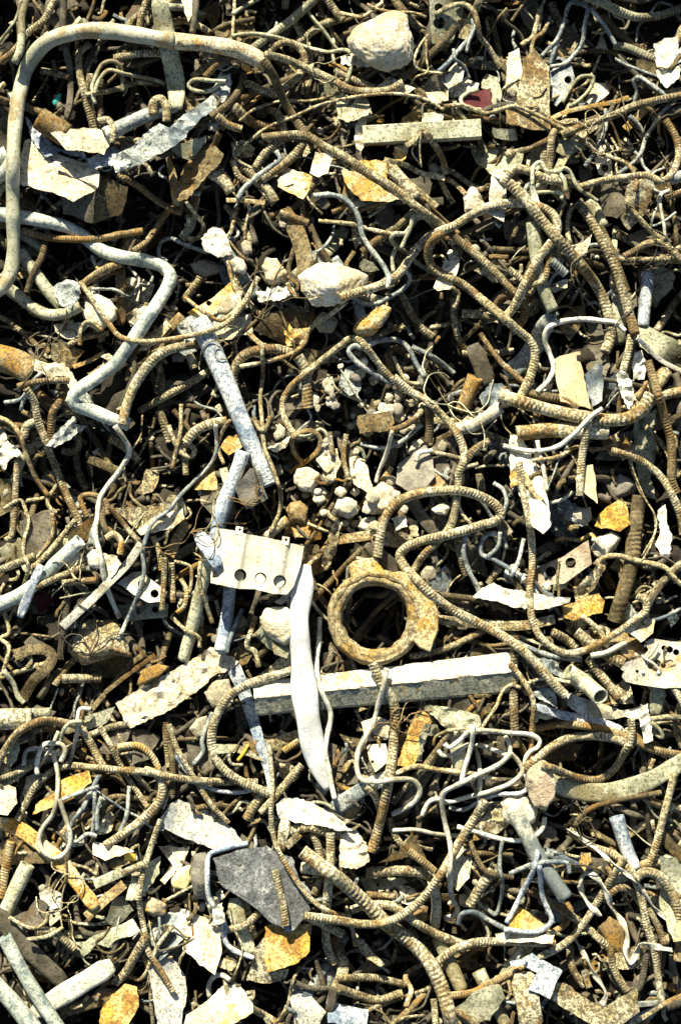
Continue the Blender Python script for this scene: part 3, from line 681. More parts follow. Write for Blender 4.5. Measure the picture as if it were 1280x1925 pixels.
5|rib|4|W|1030,1545 1065,1560 1100,1582 1125,1600 1150,1622 1180,1645 1200,1662 1225,1702 1252,1728|thin twisted white ribbon wound along the rebar
3|rb|7|D|998,1674 1040,1700 1085,1730 1120,1760 1145,1785 1152,1820 1178,1864
6|rib|6|W|1127,1722 1100,1690 1090,1660 1100,1641 1120,1650 1140,1680 1150,1705 1170,1735 1178,1760 1176,1790 1184,1810 1196,1790 1202,1774 1225,1778 1262,1786|long twisted ribbon of pale metal looping over the slanting rebar
4|rib|5|W|1080,1763 1100,1800 1115,1830 1130,1850 1139,1870 1130,1888
5|rb|9|C|1194,1652 1210,1640 1235,1645 1260,1675 1275,1720 1279,1760 1274,1806|fat pale rebar hooked like a walking stick at the lower side
3|sh|0|Y|1240,1610 1270,1613 1290,1640 1290,1765 1265,1772 1240,1700|tall grey sheet behind the walking-stick rebar
2|fl|10|B|1235,1558 1260,1590 1290,1618
2|pi|14|P|1158,1535,8 1175,1590 1192,1635|bluish pipe with a rusty open top under the ribboned rebar
5|wi|5|P|1012,1598 1000,1640 975,1690 952,1735
5|wi|5|P|1014,1628 1018,1680 1030,1710 1036,1730 1015,1750 980,1751 946,1747
4|wi|4.5|G|958,1643 1000,1625 1050,1620 1065,1624 1069,1642
3|wi|4|D|998,1655 1060,1658 1123,1658
3|sh|0|C|928,1756 960,1750 1043,1758 1037,1772 940,1770
3|sh|0|OB|952,1720 975,1704 1033,1745 1000,1756 960,1747
5|sh|0|P|983,1800 1000,1792 1056,1825 1032,1878 992,1859 1008,1829 985,1816|blue-white stained bracket cut to an L shape
4|cr|0|P|958,1808 990,1799 986,1813 960,1817
4|sh|0|D|1040,1843 1062,1850 1130,1895 1196,1857 1201,1902 1165,1930 1115,1930 1033,1877|brown angular plate bent to a V below the blue-white bracket
3|fp|24|C|983,1828 1000,1938|pale upright board under the blue-white bracket
2|st|0|R|1123,1742 1145,1720 1170,1740 1182,1800 1160,1812 1130,1772
1|sh|0|D|1128,1803 1217,1768 1217,1812 1170,1824
3|rb|7|D|1070,1776 1075,1820 1097,1854
4|sl|0|C|1092,1826 1102,1821 1113,1855 1101,1859
3|fl|5|PY|1198,1888 1243,1885
4|fl|4|C|1178,1930 1220,1905 1260,1880 1290,1868
3|fl|5|W|1180,1918 1210,1905 1228,1898
2|rb|7|D|1143,1682 1165,1668 1190,1680 1208,1704
2|rb|6|D|1218,1708 1235,1740 1248,1775
4.5|st|0|S|614,938 608,945 600,948 590,945 587,938 589,929 600,925 609,930
4.5|st|0|S|630,900 629,905 622,908 614,906 613,900 614,893 622,892 628,893
4.5|st|0|S|653,925 646,931 640,936 631,931 627,925 631,918 640,914 648,916
4.5|st|0|S|617,965 615,970 610,971 604,971 601,965 602,959 610,957 616,960
4.5|st|0|S|669,952 665,961 654,966 640,963 635,952 642,942 654,939 664,939
4.5|st|0|S|677,925 674,931 668,934 662,930 657,925 660,920 668,917 674,919
4.5|st|0|S|747,905 743,911 735,916 726,913 723,905 727,896 735,894 743,897
4.5|st|0|S|714,935 711,943 700,948 690,944 686,935 690,926 700,919 709,926
4.5|st|0|S|733,950 729,958 722,960 711,957 708,950 713,941 722,937 729,942
4.5|st|0|S|700,958 696,965 690,967 681,963 679,958 683,951 690,948 698,952
4.5|st|0|S|753,930 751,934 745,938 738,934 736,930 739,923 745,923 752,924
4.5|st|0|S|768,958 767,963 760,966 754,963 750,958 754,952 760,949 766,953
4.5|st|0|S|676,985 674,989 668,992 662,991 658,985 661,979 668,977 673,978
4.5|st|0|S|716,990 714,999 705,1000 697,997 691,990 695,982 705,978 715,981
4.5|st|0|S|604,925 603,930 598,931 592,930 590,925 592,919 598,918 604,920
4.5|st|0|S|657,985 653,989 648,990 641,990 639,985 642,980 648,978 653,980
4.5|st|0|S|583,930 581,935 575,938 569,935 567,930 569,925 575,922 581,923
4.5|st|0|S|547,880 546,884 540,887 534,884 533,880 533,875 540,873 546,874
"""
# ------------------------------------------------------------------ materials
def mat(name, a, b, dark=(0.05,0.04,0.025), speck=0.5, stain=None, stain_amt=0.0, rough=0.8, metal=0.0, bump=0.5,
        fine=420, groove=None, sscale=14, spscale=1.0, bd=0.0014):
    m = bpy.data.materials.new(name); m.use_nodes = True
    t = m.node_tree; N = t.nodes; L = t.links; N.clear()
    out = N.new('ShaderNodeOutputMaterial'); bs = N.new('ShaderNodeBsdfPrincipled'); L.new(bs.outputs[0], out.inputs[0])
    tc = N.new('ShaderNodeTexCoord'); oi = N.new('ShaderNodeObjectInfo')
    mu = N.new('ShaderNodeMath'); mu.operation = 'MULTIPLY'; mu.inputs[1].default_value = 37.0; L.new(oi.outputs['Random'], mu.inputs[0])
    ad = N.new('ShaderNodeVectorMath'); ad.operation = 'ADD'; L.new(tc.outputs['Object'], ad.inputs[0]); L.new(mu.outputs[0], ad.inputs[1])
    def nz(scale, detail, rough_=0.6):
        n = N.new('ShaderNodeTexNoise'); n.inputs['Scale'].default_value = scale; n.inputs['Detail'].default_value = detail
        n.inputs['Roughness'].default_value = rough_; L.new(ad.outputs[0], n.inputs['Vector']); return n.outputs[0]
    def ramp(src, p0, p1):
        r = N.new('ShaderNodeMapRange'); r.inputs[1].default_value = p0; r.inputs[2].default_value = p1
        r.interpolation_type = 'SMOOTHSTEP'; L.new(src, r.inputs[0]); return r.outputs[0]
    def mix(f, c1, c2):
        x = N.new('ShaderNodeMix'); x.data_type = 'RGBA'
        if isinstance(f, float): x.inputs[0].default_value = f
        else: L.new(f, x.inputs[0])
        for i, c in ((6, c1), (7, c2)):
            if isinstance(c, tuple): x.inputs[i].default_value = (*c, 1)
            else: L.new(c, x.inputs[i])
        return x.outputs[2]
    def mul(a_, b_):
        x = N.new('ShaderNodeMath'); x.operation = 'MULTIPLY'
        for i, c in ((0, a_), (1, b_)):
            if isinstance(c, float): x.inputs[i].default_value = c
            else: L.new(c, x.inputs[i])
        return x.outputs[0]
    col = mix(ramp(nz(30, 4), 0.40, 0.60), a, b)
    if stain: col = mix(mul(ramp(nz(sscale, 5, 0.7), 0.62 - 0.25*stain_amt, 0.72 - 0.22*stain_amt), 0.9), col, stain)
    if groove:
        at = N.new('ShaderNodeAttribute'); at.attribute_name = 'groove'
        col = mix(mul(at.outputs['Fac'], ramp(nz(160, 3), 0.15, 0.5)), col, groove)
    med = nz(210*spscale, 5, 0.75); fin = nz(1.35*fine*spscale, 3, 0.7)
    col = mix(mul(ramp(med, 0.60 - 0.13*speck, 0.70 - 0.13*speck), 0.75), col, dark)
    col = mix(mul(ramp(fin, 0.62 - 0.10*speck, 0.70 - 0.10*speck), 0.85), col, dark)
    hs = N.new('ShaderNodeHueSaturation')
    mr = N.new('ShaderNodeMapRange'); mr.inputs[3].default_value = 0.8; mr.inputs[4].default_value = 1.18; L.new(oi.outputs['Random'], mr.inputs[0])
    L.new(mr.outputs[0], hs.inputs['Value']); L.new(col, hs.inputs['Color'])
    L.new(hs.outputs[0], bs.inputs['Base Color'])
    bs.inputs['Roughness'].default_value = rough; bs.inputs['Metallic'].default_value = metal
    bs.inputs['Specular IOR Level'].default_value = 0.3
    bp = N.new('ShaderNodeBump'); bp.inputs['Strength'].default_value = bump; bp.inputs['Distance'].default_value = bd
    L.new(nz(260, 6, 0.75), bp.inputs['Height']); L.new(bp.outputs[0], bs.inputs['Normal'])
    return m
RG = (0.055, 0.040, 0.016)
M = {
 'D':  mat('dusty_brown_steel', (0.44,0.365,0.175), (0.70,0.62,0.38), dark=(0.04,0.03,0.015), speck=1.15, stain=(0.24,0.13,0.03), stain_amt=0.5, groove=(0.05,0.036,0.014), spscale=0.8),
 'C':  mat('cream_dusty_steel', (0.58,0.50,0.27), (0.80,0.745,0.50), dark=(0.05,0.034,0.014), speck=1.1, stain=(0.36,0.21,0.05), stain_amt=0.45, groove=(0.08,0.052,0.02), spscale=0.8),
 'B':  mat('rusty_shade_dark_steel', (0.10,0.073,0.027), (0.23,0.18,0.08), dark=(0.022,0.017,0.01), speck=0.95, stain=(0.20,0.105,0.02), stain_amt=0.4, groove=(0.025,0.017,0.008)),  # rust brown, darkened further to paint the shade of buried fill
 'CS': mat('cream_sheet', (0.54,0.48,0.31), (0.74,0.68,0.50), dark=(0.12,0.09,0.04), speck=0.8, stain=(0.38,0.30,0.15), stain_amt=0.4, rough=0.75),
 'R':  mat('dark_rust', (0.22,0.14,0.045), (0.42,0.32,0.15), speck=0.9, stain=(0.38,0.20,0.025), stain_amt=0.5, groove=RG),
 'O':  mat('orange_rust', (0.50,0.33,0.09), (0.66,0.57,0.33), dark=(0.10,0.055,0.015), speck=0.85, stain=(0.50,0.26,0.03), stain_amt=0.5, groove=RG, spscale=0.8, sscale=24),
 'OB': mat('bright_orange_rust', (0.54,0.33,0.04), (0.66,0.49,0.17), dark=(0.12,0.06,0.015), speck=0.95, stain=(0.27,0.14,0.02), stain_amt=0.5, spscale=0.8, sscale=24),
 'Y':  mat('grey_olive_galvanised', (0.30,0.30,0.18), (0.50,0.49,0.33), dark=(0.05,0.05,0.03), speck=0.75, stain=(0.20,0.16,0.07), stain_amt=0.45, groove=(0.07,0.06,0.03), rough=0.65),
 'PY': mat('pale_mottled_galvanised', (0.50,0.49,0.36), (0.66,0.65,0.52), dark=(0.08,0.09,0.08), speck=0.6, stain=(0.12,0.15,0.15), stain_amt=0.5, rough=0.6),
 'G':  mat('weathered_zinc', (0.24,0.27,0.24), (0.50,0.51,0.42), dark=(0.04,0.045,0.045), speck=0.9, stain=(0.08,0.11,0.13), stain_amt=0.5, rough=0.55, groove=(0.06,0.06,0.06)),
 'P':  mat('pale_blue_zinc', (0.44,0.48,0.47), (0.68,0.69,0.62), dark=(0.05,0.07,0.10), speck=0.9, stain=(0.18,0.24,0.30), stain_amt=0.5, rough=0.6, spscale=0.85),
 'PG': mat('pale_green_galvanised', (0.38,0.41,0.33), (0.57,0.59,0.48), dark=(0.07,0.09,0.07), speck=0.7, stain=(0.13,0.18,0.18), stain_amt=0.42, rough=0.6, sscale=40),
 'W':  mat('white_dusty_metal', (0.50,0.49,0.38), (0.68,0.66,0.54), dark=(0.12,0.10,0.05), speck=0.65, stain=(0.30,0.27,0.17), stain_amt=0.4, rough=0.7, groove=(0.2,0.17,0.1)),
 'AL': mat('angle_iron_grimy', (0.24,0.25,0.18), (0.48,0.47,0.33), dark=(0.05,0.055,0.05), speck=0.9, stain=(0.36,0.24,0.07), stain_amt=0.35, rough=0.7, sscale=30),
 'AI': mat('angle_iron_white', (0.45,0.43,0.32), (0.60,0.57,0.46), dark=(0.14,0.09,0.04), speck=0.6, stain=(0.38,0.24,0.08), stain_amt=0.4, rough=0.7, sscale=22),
 'K':  mat('dull_shade_dark_steel', (0.06,0.054,0.034), (0.14,0.12,0.08), dark=(0.02,0.016,0.01), speck=0.7, stain=(0.10,0.065,0.022), stain_amt=0.3, groove=(0.022,0.016,0.01)),  # steel colour lowered so fill in the gaps looks shaded
 'K2': mat('dark_speckled_stone', (0.12,0.11,0.085), (0.22,0.20,0.15), dark=(0.40,0.36,0.26), speck=0.35, bump=1.0),
 'AS': mat('asphalt', (0.11,0.115,0.11), (0.20,0.21,0.20), dark=(0.035,0.035,0.035), speck=0.95, stain=(0.36,0.36,0.33), stain_amt=0.35, bump=1.0, spscale=1.0, sscale=60),
 'TAN':mat('tan_enamel', (0.56,0.43,0.24), (0.64,0.52,0.32), dark=(0.16,0.08,0.03), speck=0.25, stain=(0.56,0.33,0.13), stain_amt=0.4),
 'CO': mat('cream_plate_orange_edge', (0.60,0.53,0.35), (0.76,0.70,0.54), dark=(0.12,0.09,0.04), speck=0.7, stain=(0.66,0.40,0.08), stain_amt=0.35),
 'CB': mat('cream_plate_blue_stain', (0.56,0.53,0.40), (0.74,0.70,0.55), dark=(0.10,0.09,0.06), speck=0.75, stain=(0.27,0.30,0.32), stain_amt=0.5),
 'S':  mat('white_limestone', (0.66,0.60,0.42), (0.80,0.76,0.60), dark=(0.28,0.21,0.10), speck=0.7, stain=(0.52,0.43,0.24), stain_amt=0.4, bump=1.0, rough=0.95, bd=0.004),
 'S2': mat('tan_stone', (0.36,0.32,0.21), (0.56,0.50,0.35), dark=(0.12,0.10,0.06), speck=0.6, bd=0.004, bump=1.0, rough=0.95),
 'PE': mat('peach_stone', (0.66,0.52,0.34), (0.76,0.66,0.48), dark=(0.30,0.20,0.10), speck=0.5, bump=1.0, rough=0.95, bd=0.004),
 'YS': mat('brown_stone_yellow_paint', (0.30,0.24,0.14), (0.42,0.35,0.22), speck=0.6, stain=(0.75,0.46,0.02), stain_amt=0.35, bump=1.0, sscale=60),
 'YS2':mat('yellow_cream_stone', (0.66,0.56,0.24), (0.72,0.64,0.36), speck=0.3, stain=(0.7,0.5,0.08), stain_amt=0.4, bump=1.0),
 'RED':mat('red_plastic', (0.055,0.004,0.005), (0.09,0.008,0.008), dark=(0.03,0.01,0.01), speck=0.6, rough=0.6),
 'T':  mat('teal_plastic', (0.02,0.30,0.24), (0.05,0.42,0.33), speck=0.3, rough=0.4),
 'YEL':mat('yellow_plastic', (0.75,0.50,0.03), (0.80,0.56,0.08), speck=0.2, rough=0.5),
 'BG': mat('brown_grey_plate', (0.27,0.23,0.16), (0.36,0.31,0.22), speck=0.55, stain=(0.20,0.14,0.08), stain_amt=0.3),
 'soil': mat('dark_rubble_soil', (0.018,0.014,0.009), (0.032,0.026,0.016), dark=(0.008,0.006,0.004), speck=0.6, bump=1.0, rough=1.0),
 'gravel': mat('gravel', (0.20,0.17,0.10), (0.42,0.37,0.24), speck=0.5, bump=1.0, rough=1.0),
}
COLW = {'D':'brown dusty','C':'cream','B':'dark brown','R':'rusty','O':'orange rusty','OB':'bright orange','Y':'olive grey','PY':'mottled grey','G':'grey zinc',
 'P':'pale bluish','W':'whitish','K':'dull dark','K2':'dark speckled','AS':'asphalt','TAN':'tan','AI':'white','CS':'cream','CO':'cream and orange','CB':'cream and blue','S':'white','S2':'tan',
 'PG':'pale greenish','PE':'peach','YS':'yellow-daubed','YS2':'yellow-cream','RED':'red','T':'teal','YEL':'yellow','BG':'brown-grey'}

# ------------------------------------------------------------------ height grid (what already lies there)
CELL = 3.0; GX0, GY0, GX1, GY1 = -330, -330, 1610, 2255
gw, gh = int((GX1-GX0)/CELL)+1, int((GY1-GY0)/CELL)+1
gx = GX0 + np.arange(gw)*CELL; gy = GY0 + np.arange(gh)*CELL
XX, YY = np.meshgrid(gx, gy)
def fbm(x, y, seed, scale, octs=4):
    out = np.zeros_like(x); amp = 1.0
    for o in range(octs):
        r2 = np.random.RandomState(seed+o); n = 6
        for k in range(n):
            a = r2.uniform(0, 2*math.pi); f = (2**o)/scale*r2.uniform(0.7, 1.4)
            out += amp/n*np.sin(2*math.pi*f*(x*math.cos(a)+y*math.sin(a)) + r2.uniform(0, 6.28))*1.6
        amp *= 0.5
    return out
PITS = [(820,600,105),(300,440,85),(100,475,70),(480,745,45),(560,60,90),(1100,120,90),(1180,260,90),(1215,560,70),(860,300,70),(320,430,60),(1090,1440,80),
        (30,620,60),(120,900,80),(700,860,50),(705,1160,62),(1060,980,50),(370,1230,60),(880,1740,70),(760,1830,70),(1100,1760,60),(200,1270,60),(1150,1620,60),
        (1010,640,50),(640,440,50),(440,550,40),(900,110,70),(1230,30,80),(560,200,60),(60,160,50),(200,180,50),(1140,420,60),(1030,20,60),(480,30,50),(360,700,50),(860,720,60),(150,1400,60),(640,1800,60),(380,520,40),(1010,60,60),(1210,900,50),(270,1180,50)]
edge = np.minimum(np.minimum(XX+300, 1580-XX), np.minimum(YY+300, 2225-YY))
fall = np.clip(edge/230.0, 0, 1)**0.7
pit = np.ones_like(XX)
for (cx, cy, r) in PITS: pit *= 1-0.95*np.exp(-(((XX-cx)**2+(YY-cy)**2)/(r*r))**1.5)
gapn = fbm(XX, YY, 21, 115, 3); gap = np.clip((gapn+0.05)/0.35, 0, 1); pit = pit*(0.12+0.88*gap)
Hg = (38 + 16*fbm(XX, YY, 3, 260) + 4*fbm(XX, YY, 9, 60))*(0.1+0.9*pit)*fall - 105*(1-pit)*fall - 0*(1-fall)
Hg += 112*fall
H0 = Hg.copy()
def hs_(px, py):
    i = np.clip(((np.asarray(py)-GY0)/CELL).astype(int), 0, gh-1); j = np.clip(((np.asarray(px)-GX0)/CELL).astype(int), 0, gw-1)
    return Hg[i, j]
def stamp(px, py, z, r):
    for x, y, zz, rr in zip(px, py, z, np.broadcast_to(r, np.shape(px)) if np.ndim(r) else [r]*len(px)):
        j = int(round((x-GX0)/CELL)); i = int(round((y-GY0)/CELL)); rc = max(1, int(rr/CELL+0.5))
        i0, i1, j0, j1 = max(i-rc,0), min(i+rc+1,gh), max(j-rc,0), min(j+rc+1,gw)
        if i1 <= i0 or j1 <= j0: continue
        d2 = (XX[i0:i1,j0:j1]-x)**2+(YY[i0:i1,j0:j1]-y)**2
        t = np.where(d2 <= (rr+1.5)**2, zz+np.sqrt(np.maximum(rr*rr-d2, 0)), -99)
        Hg[i0:i1,j0:j1] = np.maximum(Hg[i0:i1,j0:j1], t)

# ------------------------------------------------------------------ mesh helpers
def link_mesh(name, V, F, m, parent=None, loc=None, smooth=True, attr=None, sharp=False):
    V = np.asarray(V, float)
    if loc is None: loc = np.array([V[:,0].mean(), V[:,1].mean(), V[:,2].min()])
    me = bpy.data.meshes.new(name)
    Fa = np.asarray(F, dtype=object) if not isinstance(F, np.ndarray) else F
    me.from_pydata((V-loc).tolist() if False else [tuple(v) for v in (V-loc)], [], [tuple(f) for f in F])
    if smooth: me.polygons.foreach_set('use_smooth', [True]*len(me.polygons))
    me.materials.append(m)
    if attr is not None:
        at = me.attributes.new('groove', 'FLOAT', 'POINT'); at.data.foreach_set('value', np.asarray(attr, dtype=np.float32))
    me.update()
    o = bpy.data.objects.new(name, me); sc.collection.objects.link(o)
    if parent is not None:
        o.parent = parent; o.location = tuple(np.asarray(loc)-np.array(parent.location))
    else: o.location = tuple(loc)
    return o
def spline(P, step):
    """Catmull-Rom through the rows of P (any columns), resampled to equal steps in xy."""
    P = np.asarray(P, float)
    if len(P) == 2: q = np.linspace(0, 1, 12)[:, None]; C = P[0]*(1-q)+P[1]*q
    else:
        E = np.vstack([2*P[0]-P[1], P, 2*P[-1]-P[-2]]); C = []
        for i in range(1, len(E)-2):
            p0, p1, p2, p3 = E[i-1:i+3]
            d = [max(1e-3, np.linalg.norm(b[:2]-a[:2])**0.5) for a, b in ((p0,p1),(p1,p2),(p2,p3))]
            t0 = 0; t1 = d[0]; t2 = t1+d[1]; t3 = t2+d[2]
            for t in np.linspace(t1, t2, 14, endpoint=(i == len(E)-3)):
                A1 = (t1-t)/(t1-t0)*p0+(t-t0)/(t1-t0)*p1; A2 = (t2-t)/(t2-t1)*p1+(t-t1)/(t2-t1)*p2; A3 = (t3-t)/(t3-t2)*p2+(t-t2)/(t3-t2)*p3
                B1 = (t2-t)/(t2-t0)*A1+(t-t0)/(t2-t0)*A2; B2 = (t3-t)/(t3-t1)*A2+(t-t1)/(t3-t1)*A3
                C.append((t2-t)/(t2-t1)*B1+(t-t1)/(t2-t1)*B2)
        C = np.array(C)
    ds = np.r_[0, np.cumsum(np.linalg.norm(np.diff(C[:, :2], axis=0), axis=1))]
    n = max(4, int(ds[-1]/step)+1); s = np.linspace(0, ds[-1], n)
    return np.stack([np.interp(s, ds, C[:, k]) for k in range(C.shape[1])], 1), s
def drape(x, y, r, stiff, extra=None):
    dx, dy = np.gradient(x), np.gradient(y); l = np.hypot(dx, dy)+1e-6; nx, ny = -dy/l, dx/l
    req = np.max([hs_(x+nx*r*k, y+ny*r*k) for k in (-0.7, 0, 0.7)], axis=0) + r*0.75
    z = req.copy(); n = len(z)
    step = max(1e-3, float(np.mean(l))); it = int(min(500, (stiff/step)**2/2+8))
    lo = req - r*0.25
    for _ in range(it):
        zs = z.copy(); zs[1:-1] = 0.5*(z[:-2]+z[2:]); zs[0] = z[0]*0.5+z[1]*0.5; zs[-1] = z[-1]*0.5+z[-2]*0.5
        z = np.maximum(lo, zs*0.995+req*0.005)
    k = max(1, int(10/step)); ker = np.ones(2*k+1)/(2*k+1)
    z = np.convolve(np.pad(z, k, 'edge'), ker, 'valid')
    return z + (extra if extra is not None else 0)
SECTIONS = {
 'round': lambda n: [(math.cos(a), math.sin(a)) for a in np.linspace(0, 2*math.pi, n, endpoint=False)],
}
def frames(Pw):
    T = np.gradient(Pw, axis=0); T /= np.linalg.norm(T, axis=1)[:, None]+1e-9
    Sd = np.cross(T, np.array([0, 0, 1.0])); Sd /= np.linalg.norm(Sd, axis=1)[:, None]+1e-9
    return T, Sd, np.cross(Sd, T)
def sweep(Pw, sec, cap=True):
    """sec: array (rings, n, 2) of metres offsets (side, up)."""
    T, Sd, U = frames(Pw); R, n = sec.shape[:2]
    V = Pw[:, None, :] + sec[:, :, 0:1]*Sd[:, None, :] + sec[:, :, 1:2]*U[:, None, :]
    V = V.reshape(-1, 3); F = []
    i = np.arange(R-1)[:, None]*n; j = np.arange(n)[None, :]; j2 = (j+1) % n
    Q = np.stack([i+j, i+n+j, i+n+j2, i+j2], -1).reshape(-1, 4)
    F = Q.tolist()
    if cap: F += [list(range(n)), list(range((R-1)*n, R*n))[::-1]]
    return V, F
def rodmesh(kind, x, y, z, rr, s, lod=1.0, seed=0):
    Pw = PW(x, y, z); R = len(x); rr = np.broadcast_to(rr, (R,)).astype(float); att = None
    kk = (D-z)/D
    if kind == 'rb':
        n = 10 if lod >= 1 else 8
        SLOPE = rs.choice([0.2, 0.4, 0.55])
        th = np.linspace(0, 2*math.pi, n, endpoint=False)
        pitch = max(5.2, rr.mean()*0.72); ph = s[:, None]/pitch + SLOPE*np.sin(th)[None, :]*np.sign(np.cos(th))[None, :] + rs.uniform(0, 1)
        rib = np.clip(np.cos(2*math.pi*ph), -0.6, 1); rib = (rib+0.6)/1.6
        wear = np.array([noise.noise(Vector((q/38.0, seed*9, 1.0))) for q in s]); wear = np.clip(0.75+1.3*wear, 0.15, 1.15)[:, None]
        rib = rib*wear + 0.55*(1-np.minimum(wear, 1))
        side = np.clip(np.abs(np.cos(th)), 0, 1)[None, :]**8
        rib = rib*(1-side)+side*0.9
        wv = 0.04*np.sin(s/23+seed)[:, None]
        m = 0.88 + 0.17*rib + wv
        sec = np.stack([m*np.cos(th)[None, :], m*np.sin(th)[None, :]], -1)*(rr*kk*S)[:, None, None]
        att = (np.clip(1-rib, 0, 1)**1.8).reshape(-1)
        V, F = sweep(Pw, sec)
    elif kind in ('wi', 'fp', 'rod'):
        n = 7 if kind == 'wi' and lod < 1 else (8 if kind == 'wi' else 14)
        th = np.linspace(0, 2*math.pi, n, endpoint=False)
        fl = (0.60 if R > 40 and rr.max() > 22 else 0.45) if kind == 'fp' else 1.0
        bump = 1+0.07*np.sin(s/9.0+seed)[:, None]*np.sin(th*2+seed)[None, :] + 0.05*np.sin(s/4.1+2*seed)[:, None]
        if kind == 'fp': bump = 1+0.05*np.sin(s/31.0+seed)[:, None]+0.06*np.sin((s/17.0)[:, None]+2*th[None, :]+seed)
        sec = np.stack([bump*np.cos(th)[None, :], fl*bump*np.sin(th)[None, :]], -1)*(rr*kk*S)[:, None, None]
        if kind == 'fp': sec[:, :, 1] += (0.10*rr*S)[:, None]*np.cos(th*2)[None, :]
        V, F = sweep(Pw, sec); att = np.zeros(len(V))
    elif kind == 'pi':
        OV = 0.04 if rr.max() > 18 else 0.14
        nz1 = np.array([noise.noise(Vector((q/46.0, seed*7, 0))) for q in s])[:, None]; nz2 = np.array([noise.noise(Vector((q/22.0, seed*7, 9))) for q in s])[:, None]
        n = 20; th = np.linspace(0, 2*math.pi, n, endpoint=False)
        dent = 1+0.035*np.sin(s/37.0+seed)[:, None]*np.cos(2*th+seed)[None, :]
        c = np.stack([dent*(1+OV*nz1)*np.cos(th)[None, :], dent*(1-OV*nz1)*(1+0.6*OV*nz2*np.sin(3*th+seed)[None, :])*np.sin(th)[None, :]], -1)
        sec = c*(rr*kk*S)[:, None, None]; wall = 0.80
        V1, F1 = sweep(Pw, sec, cap=False)
        V2, F2 = sweep(Pw, sec*wall, cap=False)
        o = len(V1); F = F1+[[a+o for a in f[::-1]] for f in F2]
        for base in (0, (R-1)*n):
            for k in range(n):
                a, b = base+k, base+(k+1) % n
                q = [a, b, b+o, a+o]; F.append(q if base == 0 else q[::-1])
        V = np.vstack([V1, V2]); att = np.zeros(len(V))
    elif kind in ('fl', 'rib'):
        t = 1.6 if kind == 'fl' else 0.7
        if kind == 'rib': tw = np.sin(s/16.0+seed)*1.25
        else: tw = 0.25*np.sin(s/70.0+seed)
        q = np.array([(-1, -1), (-0.5, -1), (0.5, -1), (1, -1), (1, 1), (0.5, 1), (-0.5, 1), (-1, 1)], float)
        a = q[None, :, 0]*rr[:, None]; b = q[None, :, 1]*t + 0.10*rr[:, None]*np.cos(q[None, :, 0]*2.0)
        ca, sa = np.cos(tw)[:, None], np.sin(tw)[:, None]
        sec = np.stack([a*ca-b*sa, a*sa+b*ca], -1)*(kk*S)[:, None, None]
        V, F = sweep(Pw, sec); att = np.zeros(len(V))
    elif kind == 'sq':
        q = np.array([(-1,-0.92),(-0.92,-1),(0.92,-1),(1,-0.92),(1,0.92),(0.92,1),(-0.92,1),(-1,0.92)], float)
        sec = np.repeat(q[None], R, 0)*(rr*kk*S)[:, None, None]; sec[:, :, 1] *= 0.8
        V, F = sweep(Pw, sec); att = np.zeros(len(V))
    return V, F, att
def pip(poly, X, Y):
    inside = np.zeros(X.shape, bool); n = len(poly); j = n-1
    for i in range(n):
        xi, yi = poly[i]; xj, yj = poly[j]
        c = ((yi > Y) != (yj > Y)) & (X < (xj-xi)*(Y-yi)/((yj-yi) or 1e-9)+xi); inside ^= c; j = i
    return inside
def densify(poly, step, jit=0.0):
    out = []
    for i in range(len(poly)):
        a = np.array(poly[i], float); b = np.array(poly[(i+1) % len(poly)], float); L = np.linalg.norm(b-a); n = max(1, int(L/step))
        nrm = np.array([-(b-a)[1], (b-a)[0]])/(L+1e-6)
        for k in range(n):
            p = a+(b-a)*k/n
            if jit and k: p = p+nrm*random.uniform(-jit, jit)
            out.append(tuple(p))
    return out
def nzv(x, y, sc_, seed):
    return np.array([noise.noise(Vector((a/sc_, b/sc_, seed*3.7))) for a, b in zip(x, y)])
